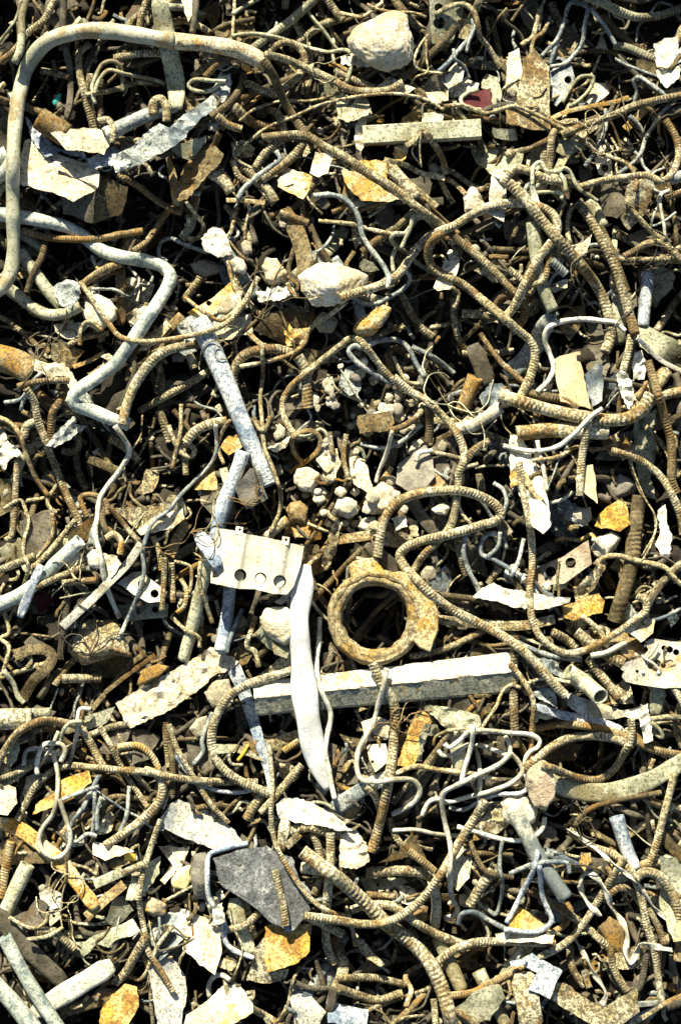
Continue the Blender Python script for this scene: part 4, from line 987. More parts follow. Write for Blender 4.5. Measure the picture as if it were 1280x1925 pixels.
def platemesh(poly, kind, holes=(), thick=3.0, zbias=0.0, sunny=False):
    P0 = np.array(poly, float); size = max(np.ptp(P0[:,0]), np.ptp(P0[:,1]))
    step = {'cr': 5.0, 'sh': 9.0, 'hs': 7.0, 'sl': 8.0}[kind]
    if size > 150: step *= 1.25
    ring = densify(poly, step, {'cr': 1.8, 'sh': 0.9, 'hs': 0.5, 'sl': 1.3}[kind])
    if kind in ('sh','sl') and size > 30:
        sd_ = random.random()*60; ring = [(a+3.0*noise.noise(Vector((a/13, b/13, sd_))), b+3.0*noise.noise(Vector((a/13, b/13, sd_+8)))) for a, b in ring]
    hr = [[(hx+r*math.cos(a), hy+r*math.sin(a)) for a in np.linspace(0, 2*math.pi, 16, endpoint=False)] for hx, hy, r in holes]
    A = np.array(ring); x0, y0 = A.min(0); x1, y1 = A.max(0)
    m = pip(poly, XX, YY); seed = random.random()*50
    if m.sum() < 4:
        cx, cy = A.mean(0); hb = hs_(np.array([cx]), np.array([cy])); sx = sy = 0.0; z0 = float(hb[0])
    else:
        hx, hy, hz = XX[m], YY[m], Hg[m]
        cx, cy = hx.mean(), hy.mean()
        B = np.stack([np.ones(len(hx)), hx-cx, hy-cy], 1); co = np.linalg.lstsq(B, hz, rcond=None)[0]
        sx, sy = np.clip(co[1], -0.35, 0.35)+random.uniform(-.08, .08), np.clip(co[2], -0.3, 0.35)+random.uniform(-.05, .12)
        if sunny: sx *= 0.5; sy = 0.10+0.6*abs(sy)
        res = hz-(sx*(hx-cx)+sy*(hy-cy)); z0 = np.percentile(res, 86)
    g = np.arange(0, 1)
    pts = []
    for yy in np.arange(y0+step*.5, y1, step):
        for xx in np.arange(x0+step*.5, x1, step):
            pts.append((xx+random.uniform(-.3, .3)*step, yy+random.uniform(-.3, .3)*step))
    pts = np.array(pts) if pts else np.zeros((0, 2))
    if len(pts):
        ok = pip(ring, pts[:,0], pts[:,1])
        rg = np.array(ring)
        dmin = np.array([np.min(np.hypot(rg[:,0]-p[0], rg[:,1]-p[1])) for p in pts]); ok &= dmin > step*0.45
        for hx_, hy_, r in holes: ok &= np.hypot(pts[:,0]-hx_, pts[:,1]-hy_) > r+step*0.35
        pts = pts[ok]
    allp = list(ring); edges = [(i, (i+1) % len(ring)) for i in range(len(ring))]
    for h in hr:
        o = len(allp); allp += h; edges += [(o+i, o+(i+1) % len(h)) for i in range(len(h))]
    allp += [tuple(p) for p in pts]
    vv, ee, ff, *_ = delaunay_2d_cdt([Vector(p) for p in allp], edges, [], 0, 1e-4)
    V2 = np.array([tuple(v) for v in vv]); keep = []
    C = np.array([V2[list(f)].mean(0) for f in ff]); ins = pip(ring, C[:,0], C[:,1])
    for hx_, hy_, r in holes: ins &= np.hypot(C[:,0]-hx_, C[:,1]-hy_) > r*0.97
    F = [list(f) for f, k in zip(ff, ins) if k]
    X, Y = V2[:,0], V2[:,1]
    ang = random.uniform(0, math.pi); u = ((X-cx)*math.cos(ang)+(Y-cy)*math.sin(ang))/(size/2+1)
    if kind == 'cr':
        z = 8*(0.5-np.abs(nzv(X, Y, 26, seed)))*2+5*nzv(X, Y, 11, seed+5)+random.uniform(-6, 6)*u*u
    elif kind in ('sh', 'hs'):
        z = random.uniform(-0.13, 0.13)*size*u*u+3.5*nzv(X, Y, 45, seed)+1.6*nzv(X, Y, 14, seed)+(random.uniform(-.16, .16)*size*np.abs(u-random.uniform(-.3,.3)) if kind == 'sh' and random.random() < .5 else 0)
    else:
        z = 3.5*nzv(X, Y, 30, seed)+2.4*nzv(X, Y, 10, seed)
    zt = z0+sx*(X-cx)+sy*(Y-cy)+z+thick+zbias
    n = len(X); top = PW(X, Y, zt)
    zb = zt-thick*(1 if kind != 'sl' else 1)
    bx, by = X.copy(), Y.copy()
    if kind == 'sl':
        bx = cx+(X-cx)*0.97+nzv(X, Y, 9, seed+9)*2; by = cy+(Y-cy)*0.97+nzv(X, Y, 9, seed+19)*2
    bot = PW(bx, by, zb)
    fin = []
    for f in F:
        a, b, c = V2[f[0]], V2[f[1]], V2[f[2]]
        if (b[0]-a[0])*(c[1]-a[1])-(b[1]-a[1])*(c[0]-a[0]) > 0: f = f[::-1]      # world y is flipped
        fin.append(f)
    cnt = {}
    for f in fin:
        for a, b in zip(f, f[1:]+f[:1]): cnt[(a, b)] = 1
    FF = [f for f in fin]+[[i+n for i in f[::-1]] for f in fin]
    for (a, b) in cnt:
        if (b, a) not in cnt: FF.append([b, a, a+n, b+n])
    # record height
    if m.any():
        zz = z0+sx*(XX[m]-cx)+sy*(YY[m]-cy)+thick+zbias
        mm = np.ones(zz.shape, bool)
        for hx_, hy_, r in holes: mm &= np.hypot(XX[m]-hx_, YY[m]-hy_) > r
        h = Hg[m]; h[mm] = np.maximum(h[mm], zz[mm]+1); Hg[m] = h
    return np.vstack([top, bot]), FF, (cx, cy, z0, sx, sy)
ICO = {}
def ico(sub):
    if sub not in ICO:
        import bmesh
        bm = bmesh.new(); bmesh.ops.create_icosphere(bm, subdivisions=sub, radius=1)
        ICO[sub] = (np.array([v.co[:] for v in bm.verts]), [[v.index for v in f.verts] for f in bm.faces]); bm.free()
    return ICO[sub]
def stonemesh(poly, sub=None, flat=0.6, sink=0.35):
    P0 = np.array(poly, float); cx, cy = P0.mean(0)
    ring = np.array(densify(poly, 4)); ang = np.arctan2(ring[:,1]-cy, ring[:,0]-cx); rad = np.hypot(ring[:,0]-cx, ring[:,1]-cy)
    o = np.argsort(ang); ang, rad = ang[o], rad[o]
    A = np.r_[ang-2*math.pi, ang, ang+2*math.pi]; Rr = np.r_[rad, rad, rad]
    Rm = rad.mean(); sub = sub or (5 if Rm > 38 else 4 if Rm > 13 else 3)
    U, F = ico(sub); sd = random.random()*90
    th = np.arctan2(U[:,1], U[:,0]); r = np.interp(th, A, Rr)
    hxy = np.hypot(U[:,0], U[:,1])
    pw = 0.75
    fr = np.array([noise.fractal(Vector((u[0]*1.6+sd, u[1]*1.6, u[2]*1.6)), 0.9, 2.1, 6) for u in U])
    cell = np.array([noise.cell(Vector((u[0]*0, 0, 0))) for u in U[:1]])
    fac = np.array([min(noise.voronoi(Vector((u[0]*1.7+sd, u[1]*1.7, u[2]*1.7)))[0][0], 1.0) for u in U])
    k = 1+0.07*fr-0.05*fac
    for _ in range(16):
        dv = Vector((random.gauss(0,1), random.gauss(0,1), random.gauss(0.25,1))).normalized(); off = random.uniform(0.70, 0.93) if abs(dv.z) > 0.35 else random.uniform(0.9, 1.0)
        dt = U@np.array(dv[:]); k = np.where(dt > 1e-3, np.minimum(k, off/np.maximum(dt, 1e-3)+0.012*fr), k)
    rim = hxy**pw
    rough = 1+0.05*np.array([noise.fractal(Vector((u[0]*9+sd, u[1]*9, u[2]*9)), 0.8, 2.1, 3) for u in U])
    X = cx+np.cos(th)*r*rim*np.minimum(k, 1.05)*rough; Y = cy+np.sin(th)*r*rim*np.minimum(k, 1.05)*rough
    hh = Rm*flat
    m = pip(poly, XX, YY)
    zb = np.percentile(Hg[m], 70) if m.any() else float(hs_(np.array([cx]), np.array([cy]))[0])
    zc = zb+hh*(1-sink)
    Z = zc+np.sign(U[:,2])*np.abs(U[:,2])**0.8*hh*k*rough
    if m.any():
        d = np.hypot(XX[m]-cx, YY[m]-cy)/Rm
        Hg[m] = np.maximum(Hg[m], zc+hh*np.sqrt(np.clip(1-d*d, 0.05, 1))*0.9)
    F2 = [f[::-1] for f in F]
    return PW(X, Y, Z), F2
# ------------------------------------------------------------------ labels
LM = [(715,80,'big white boulder'),(250,64,'top of the hooked pipe'),(30,330,'leg of the hooked pipe'),(795,248,'pale rectangular beam'),(1252,115,'bright white box scrap'),
 (330,255,'torn galvanised gutter'),(110,320,'cracked cream sheet'),(565,350,'orange-stained plate'),(700,345,'orange-brown shell plate'),(938,360,'pale tongue-shaped tab'),
 (1010,170,'tent-shaped brown plate'),(270,485,'kinked pale pipe'),(190,585,'bright stone on the kinked pipe'),(625,535,'broad sandy rock'),(450,775,'slanting blue-white tube'),
 (700,603,'glossy rust-orange lump'),(1072,715,'tan speckled plate'),(1085,500,'thick bold ribbed rebar'),(1240,650,'grey-green sheet channel'),(577,725,'fat cream rebar stub'),
 (570,450,'curved brown strap'),(400,460,'knot of foil'),(20,850,'white star-shaped scrap'),(485,1055,'junction box'),(710,1160,'round lug ring'),(575,1270,'flattened white pipe'),
 (730,1290,'pale angle iron'),(330,1290,'folded cream sheet'),(920,1430,'white wire stirrup'),(490,1660,'asphalt slab'),(540,1785,'bright orange granular block'),(578,900,'cream disc-like stone'),
 (785,875,'dark speckled slab'),(1000,910,'white peeling slab'),(1150,968,'orange angular plate'),(1180,1050,'thickest rusty bar'),(1055,1075,'two-holed brown plate'),(270,1105,'white perforated bracket'),
 (185,1205,'crushed dusty can'),(200,1110,'white crumpled bar'),(1110,1295,'upward-facing pipe end'),(1235,1250,'white cast bracket'),(1140,1335,'crumpled white gutter'),(1150,1475,'galvanised trough'),
 (85,1425,'galvanised hoops'),(110,1500,'rust-orange plates'),(380,1545,'cream and blue sheet'),(1020,1610,'mottled galvanised pipe'),(65,1850,'white-green corner pipes'),(200,1765,'ragged grey sheet'),
 (380,1770,'cream plate with orange corner'),(585,1530,'puffy white crumpled sheet'),(1015,1840,'blue-white L bracket'),(1235,1690,'walking-stick rebar'),(855,1640,'hooked foot wire'),(785,1800,'thickest sweeping rebar'),
 (225,1880,'rough orange slab'),(780,1390,'rusty triangular plate'),(700,770,'pebble hollow'),(75,1050,'pale round pipe at the side'),(470,1370,'tapering blue-grey strap'),(700,930,'jagged white rock'),
 (970,1500,'peach-coloured stone'),(55,1250,'U-bent brown strap'),(1120,1900,'V-bent angular plate'),(860,30,'two-holed metal cover')]
NOUN = {'rb':'rebar','wi':'wire','pi':'pipe','fp':'flattened pipe','fl':'metal strip','rib':'ribbon','sq':'beam','sh':'sheet scrap','hs':'holed plate','cr':'crumpled sheet','st':'stone','sl':'chunk'}
NAME = {'rb':'rebar','wi':'wire','pi':'steel_pipe','fp':'flattened_pipe','fl':'metal_strip','rib':'twisted_ribbon','sq':'metal_beam','sh':'sheet_scrap','hs':'holed_plate','cr':'crumpled_sheet','st':'stone','sl':'slab_chunk'}
CAT = {'rb':'rebar','wi':'wire','pi':'pipe','fp':'pipe','fl':'metal strip','rib':'ribbon','sq':'beam','sh':'sheet metal','hs':'metal plate','cr':'sheet metal','st':'stone','sl':'chunk'}
GROUP = {'rb':'bent rebars lying in the scrap heap','wi':'bent wires lying in the scrap heap','pi':'pipes in the scrap heap','fp':'flattened pipes in the scrap heap','fl':'metal strips in the scrap heap',
 'rib':'twisted ribbons','sq':'beams','sh':'sheet scraps in the heap','hs':'holed plates in the heap','cr':'crumpled sheets in the heap','st':'stones among the scrap','sl':'slab chunks among the scrap'}
used = {}
def rel(cx, cy, lx, ly):
    dx, dy = cx-lx, cy-ly; d = math.hypot(dx, dy)
    if d < 28: return 'right at'
    if abs(dy) > 1.0*abs(dx): return ('just above' if d < 75 else 'above') if dy < 0 else ('just below' if d < 75 else 'below')
    return 'close beside' if d < 75 else 'beside'
def autolabel(kind, mk, pts, deep=False):
    P = np.array(pts, float)[:, :2]; cx, cy = P.mean(0)
    if kind in ('rb','wi','pi','fp','fl','rib','sq'):
        L = np.linalg.norm(np.diff(P, axis=0), axis=1).sum(); ch = np.linalg.norm(P[-1]-P[0])
        a = 'short' if L < 75 else 'long' if L > 190 else ''
        dv = np.abs(P[-1]-P[0]); ori = 'upright' if dv[1] > 2.6*dv[0] else 'level' if dv[0] > 2.6*dv[1] else 'slanting'
        cv = 'hooked' if ch < 0.6*L else 'curved' if ch < 0.93*L else ori
        adj = f'{a} {cv} {COLW[mk]}'
    else:
        sz = np.ptp(P, axis=0); A = sz[0]*sz[1]
        a = 'tiny' if A < 500 else 'small' if A < 1800 else 'large' if A > 7000 else ''
        sh = 'narrow' if max(sz) > 2.4*min(sz) else ''
        adj = f'{a} {sh} {COLW[mk]}'
    base = ' '.join(adj.split())+' '+NOUN[kind]+(' down in the gaps' if deep else '')
    lm = sorted(LM, key=lambda l: (l[0]-cx)**2+(l[1]-cy)**2)[:6]
    opts = [f'{base} {rel(cx,cy,l[0],l[1])} the {l[2]}' for l in lm[:2]]
    for i in range(4):
        for j in range(4):
            if i != j: opts.append(f'{base} {rel(cx,cy,lm[i][0],lm[i][1])} the {lm[i][2]} and {rel(cx,cy,lm[j][0],lm[j][1])} the {lm[j][2]}')
    for o in opts:
        if o not in used and len(o.replace('-', ' ').split()) <= 16: used[o] = 1; return o
    o = opts[0]; used[o] = used.get(o, 0)+1; return o
def tag(o, label, cat, group=None):
    o['label'] = label; o['category'] = cat
    if group: o['group'] = group

LABELPASS = True
def parse(line):
    p = line.split('|'); layer = float(p[0]); kind = p[1]; r = float(p[2]); mk = p[3]
    pts = [tuple(float(v) for v in q.split(',')) for q in p[4].split()]
    holes = []; label = None
    for e in p[5:]:
        if e.startswith('holes:'): holes = [tuple(float(v) for v in h.split(',')) for h in e[6:].split(';')]
        elif e: label = e
    return dict(layer=layer, kind=kind, r=r, mk=mk, pts=pts, holes=holes, label=label)
def make(it, deep=False, lod=1.0, stiff=60):
    kind, r, mk, pts = it['kind'], it['r'], it['mk'], it['pts']
    label = 'mass' if it.get('mass') else it.get('label') or autolabel(kind, mk, pts, deep); used[label] = used.get(label, 1)
    if kind in ('rb','wi','pi','fp','fl','rib','sq'):
        P = np.array([(p[0], p[1], p[2] if len(p) > 2 else 0.0) for p in pts])
        step = {'rb': max(5.2, r*0.72)/5.0 if lod >= 1 else max(5.2, r*0.72)/3.5, 'wi': 4.0, 'pi': 7.0, 'fp': 8.0, 'fl': 6.0, 'rib': 2.5, 'sq': 12.0}[kind]
        C, s = spline(P, step); x, y = C[:,0], C[:,1]
        rh = r*0.5 if kind == 'fp' else (2.5 if kind in ('fl','rib') else r)
        st = {'rb': 130, 'wi': 85, 'pi': 400, 'fp': 160, 'fl': 120, 'rib': 30, 'sq': 800}[kind]
        if it.get('layer', 0) >= 4 and kind in ('rb','wi'): st = 200 if kind == 'rb' else 130
        # drape on a coarse copy
        cs = np.linspace(0, s[-1], max(4, int(s[-1]/6)+1)); cxx = np.interp(cs, s, x); cyy = np.interp(cs, s, y)
        z = drape(cxx, cyy, rh if kind not in ('fl','rib') else max(3, r*0.5), st)
        if kind in ('fl', 'rib'): z = z-max(3, r*0.5)*0.75+rh
        if kind in ('pi','sq') and np.linalg.norm(P[-1,:2]-P[0,:2]) > 0.985*np.linalg.norm(np.diff(P[:,:2],axis=0),axis=1).sum():
            B = np.stack([np.ones(len(cs)), cs-cs.mean()], 1); co = np.linalg.lstsq(B, z, rcond=None)[0]; fit = B@co; z = fit+np.percentile(z-fit, 70)
        z = np.interp(s, cs, z)+C[:,2]
        if kind == 'wi': x = x+0.8*np.sin(s/13+r)*min(1, r/3); z = z+0.8*np.sin(s/17)
        rr = r
        if kind == 'fl' or kind == 'rib': rr = np.full(len(x), r)
        if kind == 'fp': e = np.minimum(s, s[-1]-s); rr = r*(0.62+0.38*np.clip(e/18, 0, 1))
        if label.startswith('long tapering'): rr = np.linspace(14, 7, len(x))
        if 'blue-white tube slanting' in label: rr = np.interp(s/s[-1], [0, .1, .1001, .45, .8, 1], [21.5, 21.5, 19, 17.5, 16, 15])
        V, F, att = rodmesh(kind, x, y, z, rr, s, lod, random.uniform(0, 6))
        if it.get('mass'):
            MASS[kind].add(V, F, att, mk); q = max(1, int(CELL*1.2/step)); stamp(x[::q], y[::q], z[::q], r); return None, None
        o = link_mesh(NAME[kind], V, F, M[mk], attr=att, smooth=(kind not in ('sq',)))
        if kind in ('fl','rib'):
            o.data.polygons.foreach_set('use_smooth', [False]*len(o.data.polygons))
        q = max(1, int(CELL*1.2/step)); rs_ = r if kind not in ('fl','rib') else r
        stamp(x[::q], y[::q], z[::q] if kind not in ('fp','fl','rib') else z[::q]+rh-rs_*0.9, rs_)
        ends = (x, y, z, s, rr)
    elif kind in ('sh','hs','cr','sl'):
        V, F, _ = platemesh([p[:2] for p in pts], kind, it['holes'] if 'holes' in it else (), thick=14.0 if kind == 'sl' else 2.6, sunny=(not deep and mk in ('W','G','CS','CO','CB','TAN','OB','O','P')))
        o = link_mesh(NAME[kind], V, F, M[mk], smooth=False)
        if kind == 'cr' or kind == 'sl' or kind == 'sh':
            me = o.data; me.polygons.foreach_set('use_smooth', [True]*len(me.polygons))
            sh = me.attributes.new('sharp_edge', 'BOOLEAN', 'EDGE')
            import bmesh
            bm = bmesh.new(); bm.from_mesh(me)
            fl_ = [(len(e.link_faces) != 2 or e.calc_face_angle(0) > 0.6) for e in bm.edges]; bm.free()
            sh.data.foreach_set('value', fl_)
        ends = None
    else:
        V, F = stonemesh([p[:2] for p in pts]); o = link_mesh('stone', V, F, M[mk]); ends = None
    nm = NAME[kind]
    if mk in ('RED','T'): nm = 'plastic_fragment'
    if 'asphalt slab' in label and kind == 'sl' and mk == 'AS': nm = 'asphalt_slab'
    o.name = nm
    tag(o, label, CAT[kind] if mk not in ('RED','T') else 'plastic', GROUP[kind])
    return o, ends

# ------------------------------------------------------------------ ground and soil core
gs = 40.0
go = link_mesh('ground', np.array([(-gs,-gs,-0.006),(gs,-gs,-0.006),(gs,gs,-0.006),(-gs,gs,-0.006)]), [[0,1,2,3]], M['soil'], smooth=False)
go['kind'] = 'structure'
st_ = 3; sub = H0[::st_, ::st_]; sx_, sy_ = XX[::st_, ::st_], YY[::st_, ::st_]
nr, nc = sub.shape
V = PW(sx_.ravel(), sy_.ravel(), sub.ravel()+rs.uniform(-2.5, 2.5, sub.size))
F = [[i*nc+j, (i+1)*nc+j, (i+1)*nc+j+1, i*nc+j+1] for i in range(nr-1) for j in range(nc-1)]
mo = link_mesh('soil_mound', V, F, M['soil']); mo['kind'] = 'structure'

# gravel: crumbs nobody could count
def join_pebbles(name, spots, m):
    U, Fi = ico(1); Vs, Fs = [], []; o = 0
    for (x, y, z, r) in spots:
        q = U*np.array([r*random.uniform(.7,1.2), r*random.uniform(.7,1.2), r*random.uniform(.5,.9)]) * (1+rs.uniform(-.42,.30,(len(U),1)))
        Vs.append(PW(x+q[:,0], y-q[:,1], z+q[:,2])); Fs += [[a+o for a in f] for f in Fi]; o += len(U)
    ob = link_mesh(name, np.vstack(Vs), Fs, m, smooth=False); ob['kind'] = 'stuff'; return ob
sp = []
for _ in range(2600):
    x, y = random.uniform(-150, 1430), random.uniform(-150, 2075); r = random.choice([2,3,3,4,5,7])
    sp.append((x, y, float(hs_(np.array([x]), np.array([y]))[0])+r*0.2, r))
for _ in range(260):
    x, y = random.gauss(695, 50), random.gauss(775, 40); r = random.choice([3,4,5,6,8]); sp.append((x, y, float(hs_(np.array([x]), np.array([y]))[0])+r*0.3, r))
go2 = join_pebbles('gravel', sp, M['gravel']); go2['label'] = 'loose dark gravel and crumbs between the scrap pieces'; go2['category'] = 'gravel'

# ------------------------------------------------------------------ fillers under the traced pieces, gap shade painted in by dark materials
def walk(x, y, a, L, n, wob):
    P = [(x, y)]
    for i in range(n): a += random.gauss(0, wob); x += math.cos(a)*L/n; y += math.sin(a)*L/n; P.append((x, y))
    return P
def blob(x, y, rx, ry, n=7, j=0.25):
    a0 = random.uniform(0, 6.28); ca, sa = math.cos(a0), math.sin(a0); out = []
    for k in range(n):
        t = 2*math.pi*k/n+random.uniform(-.2, .2); q = 1+random.uniform(-j, j); u, v = rx*q*math.cos(t), ry*q*math.sin(t)
        out.append((x+u*ca-v*sa, y+u*sa+v*ca))
    return out
def pitness(x, y):
    i = int(np.clip((y-GY0)/CELL, 0, gh-1)); j = int(np.clip((x-GX0)/CELL, 0, gw-1)); return pit[i, j]
# outside the frame the heap simply goes on: one tangled mass
def tangle(name, spots, label):
    Vs, Fs, o = [], [], 0; At = []
    for it in spots:
        C, s = spline(np.array([(a, b, 0) for a, b in it['pts']]), 7.0); x, y = C[:,0], C[:,1]
        z = drape(x, y, it['r'], 50); V, F, att = rodmesh('wi', x, y, z, it['r'], s, 0.5, random.random()*6)
        stamp(x, y, z, it['r']); Vs.append(V); Fs += [[a+o for a in f] for f in F]; o += len(V); At.append(np.zeros(len(V)))
    ob = link_mesh(name, np.vstack(Vs), Fs, M['K'], attr=np.concatenate(At)); ob['kind'] = 'stuff'; ob['label'] = label; ob['category'] = 'scrap'
items = []
for _ in range(420):
    x, y = random.uniform(-20, 1300), random.uniform(-20, 1945)
    items.append(dict(r=random.choice([2.5,3,4,6,7]), pts=walk(x, y, random.uniform(0, 6.28), random.uniform(60, 240), 4, 0.5)))
tangle('scrap_tangle', items, 'dense mass of dark wires and rods deep inside the heap')
items = []
while len(items) < 520:
    x, y = random.uniform(-270, 1550), random.uniform(-270, 2195)
    if -30 < x < 1310 and -30 < y < 1955: continue
    items.append(dict(r=random.choice([3,5,7,8,10]), pts=walk(x, y, random.uniform(0, 6.28), random.uniform(80, 260), 4, 0.45)))
fill = []
def frand(): return random.uniform(-15, 1295), random.uniform(-15, 1940)
def cand(k, mk, r, pts, keep_p=0.15):
    cx, cy = np.mean(np.array(pts)[:, 0]), np.mean(np.array(pts)[:, 1])
    if cx < -10 or cx > 1290 or cy < -10 or cy > 1935: return
    pp = pitness(cx, cy)
    if pp > 0.75 and k in ('rb','wi','fl') and random.random() < 0.5: return
    if pp < 0.3 and random.random() > keep_p+0.55: return
    if math.hypot(cx-705, cy-1161) < 62: return
    fill.append(dict(kind=k, mk=mk, r=r, pts=pts))
for _ in range(300):
    x, y = frand(); cand('rb', random.choice('DKBBBBRKKK'), random.uniform(3.2, 6.6), walk(x, y, random.uniform(0, 6.28), random.uniform(80, 330), 4, random.choice([.03, .1, .3, .8])))  # mostly dark materials: shade between the pieces put into rebar colour
for _ in range(520):
    x, y = frand(); cand('wi', random.choice('DGYKKBBKKB'), random.uniform(1.3, 3.7), walk(x, y, random.uniform(0, 6.28), random.uniform(60, 280), 7, random.choice([.2, .5, .9])))  # wires likewise coloured dark in place of gap shade
for _ in range(170):
    x, y = frand(); cand(random.choice(['sh','sh','cr','sh','sl']), random.choice('DKYGKBKR')if random.random()<.88 else 'C', 0, blob(x, y, random.uniform(14, 48), random.uniform(10, 26), random.choice([4,5,6,7])))
for _ in range(45):
    x, y = frand(); cand('pi' if random.random()<.5 else 'fp', random.choice('YKGBD'), random.uniform(8, 15), walk(x, y, random.uniform(0, 6.28), random.uniform(80, 200), 3, .12))
for _ in range(60):
    x, y = frand(); cand('fl', random.choice('BKYDR'), random.uniform(4, 9), walk(x, y, random.uniform(0, 6.28), random.uniform(60, 170), 3, .3))
for _ in range(110):
    x, y = frand(); r = random.uniform(6, 17); cand('st', random.choice(['S2','S2','S','K2']), 0, blob(x, y, r, r*random.uniform(.6, .95), 9, .14), 0.5)
for _ in range(60):
    x, y = random.gauss(695, 55), random.gauss(770, 42); r = random.uniform(5, 14); fill.append(dict(kind='st', mk=random.choice(['S2','S2','S','K2']), r=0, pts=blob(x, y, r, r*.8, 9, .15), late=1))
random.shuffle(fill)
for _ in range(70):
    x, y = frand(); fill.insert(0, dict(kind=random.choice(['sh','sh','cr','hs']), mk=random.choice('YKKBGBK'), r=0, holes=(), pts=blob(x, y, random.uniform(30, 70), random.uniform(18, 42), random.choice([4,5,5,6]))))
fill.sort(key=lambda f: f.get('late', 0)+ (0.5 if f['kind'] == 'wi' and random.random() < .5 else 0))

# reserve the labels of the traced pieces first so fillers take other wordings
heroes = [parse(l) for l in (DATA1+DATA2).splitlines() if l.strip() and not l.startswith('#')]
for h in heroes:
    if h['mk'] == 'C' and h['kind'] in ('sh','cr','hs'): h['mk'] = 'CS'
    if h['mk'] == 'D' and h['kind'] == 'rb' and h['layer'] >= 4 and h['pts'][0][1] > 500: h['mk'] = 'C'
for h in heroes:
    if h['label']: used[h['label']] = 1
for h in heroes:
    if not h['label']: h['label'] = autolabel(h['kind'], h['mk'], h['pts'])
# past about 300 of a kind the largest stay individual, the rest of that kind becomes one mass
def plen(f): P = np.array(f['pts']); return np.linalg.norm(np.diff(P, axis=0), axis=1).sum()*f['r']
for kd, lim in (('rb', 296), ('wi', 286)):
    quota = lim-sum(h['kind'] == kd for h in heroes)
    for f in sorted([f for f in fill if f['kind'] == kd], key=plen, reverse=True)[quota:]: f['mass'] = 1
class Mass:
    def __init__(s): s.V, s.F, s.A, s.I, s.mats, s.o = [], [], [], [], [], 0
    def add(s, V, F, att, mk):
        if mk not in s.mats: s.mats.append(mk)
        s.V.append(V); s.F += [[a+s.o for a in f] for f in F]; s.A.append(att); s.I += [s.mats.index(mk)]*len(F); s.o += len(V)
    def build(s, name, label, cat):
        ob = link_mesh(name, np.vstack(s.V), s.F, M[s.mats[0]], attr=np.concatenate(s.A))
        for k in s.mats[1:]: ob.data.materials.append(M[k])
        ob.data.polygons.foreach_set('material_index', s.I); ob['kind'] = 'stuff'; ob['label'] = label; ob['category'] = cat
MASS = {'rb': Mass(), 'wi': Mass()}
MASS['fl'] = Mass()
for _ in range(1100):
    x, y = frand()
    if math.hypot(x-705, y-1161) < 60: continue
    fill.insert(random.randrange(len(fill)//2, len(fill)), dict(kind='fl', mk=random.choice('DDBYCKRGKB'), r=random.uniform(1.2, 4.2), pts=walk(x, y, random.uniform(0, 6.28), random.uniform(10, 42), 3, .7), mass=1))
for f in fill: make(f, deep=True, lod=0.6)
MASS['fl'].build('scrap_shreds', 'torn shreds, flakes and splinters of metal and wood littered between the pieces', 'shreds')
MASS['rb'].build('buried_rebar_tangle', 'mass of smaller brown rebars buried between the larger pieces', 'rebar')
MASS['wi'].build('buried_wire_tangle', 'mass of thin grey and brown wires buried between the larger pieces', 'wire')
OM = Mass()
for it in items:
    C, s = spline(np.array([(a, b, 0) for a, b in it['pts']]), 4.0); z = drape(C[:,0], C[:,1], it['r'], 60)
    V, F, att = rodmesh(random.choice(['rb','rb','wi','fp']), C[:,0], C[:,1], z, it['r'], s, 0.5, random.random()*6); OM.add(V, F, att, random.choice('KBDYBC')); stamp(C[::2,0], C[::2,1], z[::2], it['r'])
OM.build('outer_scrap_tangle', 'tangled scrap rods continuing around the pictured part of the heap', 'scrap')

# ------------------------------------------------------------------ special things built from parts
def empty(name, loc, label, cat):
    e = bpy.data.objects.new(name, None); sc.collection.objects.link(e); e.location = tuple(loc); e.empty_display_size = 0.02
    tag(e, label, cat); return e
def tubepart(name, pts, r, m, parent, kind='wi'):
    C, s = spline(np.array(pts, float), 3.0); V, F, att = rodmesh(kind, C[:,0], C[:,1], C[:,2], r, s, 1.0, 1.0)
    return link_mesh(name, V, F, m, parent=parent, attr=att)
def prism(name, poly, z0, z1, m, parent, tilt=(0, 0, 0, 0), bev=1.0):
    """poly in pixels, plane heights z0..z1 plus tilt (sx, sy, cx, cy)"""
    sx, sy, cx, cy = tilt; P = np.array(densify(poly, 6, 0.25)); n = len(P); c = P.mean(0)
    q = P+(c-P)/(np.linalg.norm(c-P, axis=1)[:, None])*bev
    def lv(A, z): return PW(A[:,0], A[:,1], z+sx*(A[:,0]-cx)+sy*(A[:,1]-cy))
    V = np.vstack([lv(P, z0), lv(P, z1-bev), lv(q, z1)]); F = [list(range(n))]
    for k in range(n):
        j = (k+1) % n; F += [[k, k+n, j+n, j][::-1], [k+n, k+2*n, j+2*n, j+n][::-1]]
    F.append(list(range(2*n, 3*n))[::-1])
    return link_mesh(name, V, F, m, parent=parent, smooth=False)
def lathe(name, cx, cy, z0, prof, m, parent, n=72, wob=1.2, ry=1.0, a0=0.0, a1=2*math.pi, tilt=(0, 0)):
    th = np.linspace(a0, a1, n, endpoint=False); V = []; K = len(prof)
    for t in th:
        for (r, z) in prof:
            jr = r+wob*noise.noise(Vector((math.cos(t)*3.1, math.sin(t)*3.1, r*0.05)))
            X = cx+jr*math.cos(t); Y = cy+jr*math.sin(t)*ry
            zz = z0+z+wob*0.8*noise.noise(Vector((math.cos(t)*5, math.sin(t)*5, r*.08+4)))+tilt[0]*(X-cx)+tilt[1]*(Y-cy)
            V.append(PW(X, Y, zz))
    F = []
    for i in range(n):
        for k in range(K):
            i2 = (i+1) % n; k2 = (k+1) % K
            F.append([i*K+k, i*K+k2, i2*K+k2, i2*K+k])
    return link_mesh(name, np.array(V), F, m, parent=parent, attr=np.zeros(len(V)))
def flat_h(poly, pct=80):
    m = pip(poly, XX, YY); return float(np.percentile(Hg[m], pct)), m
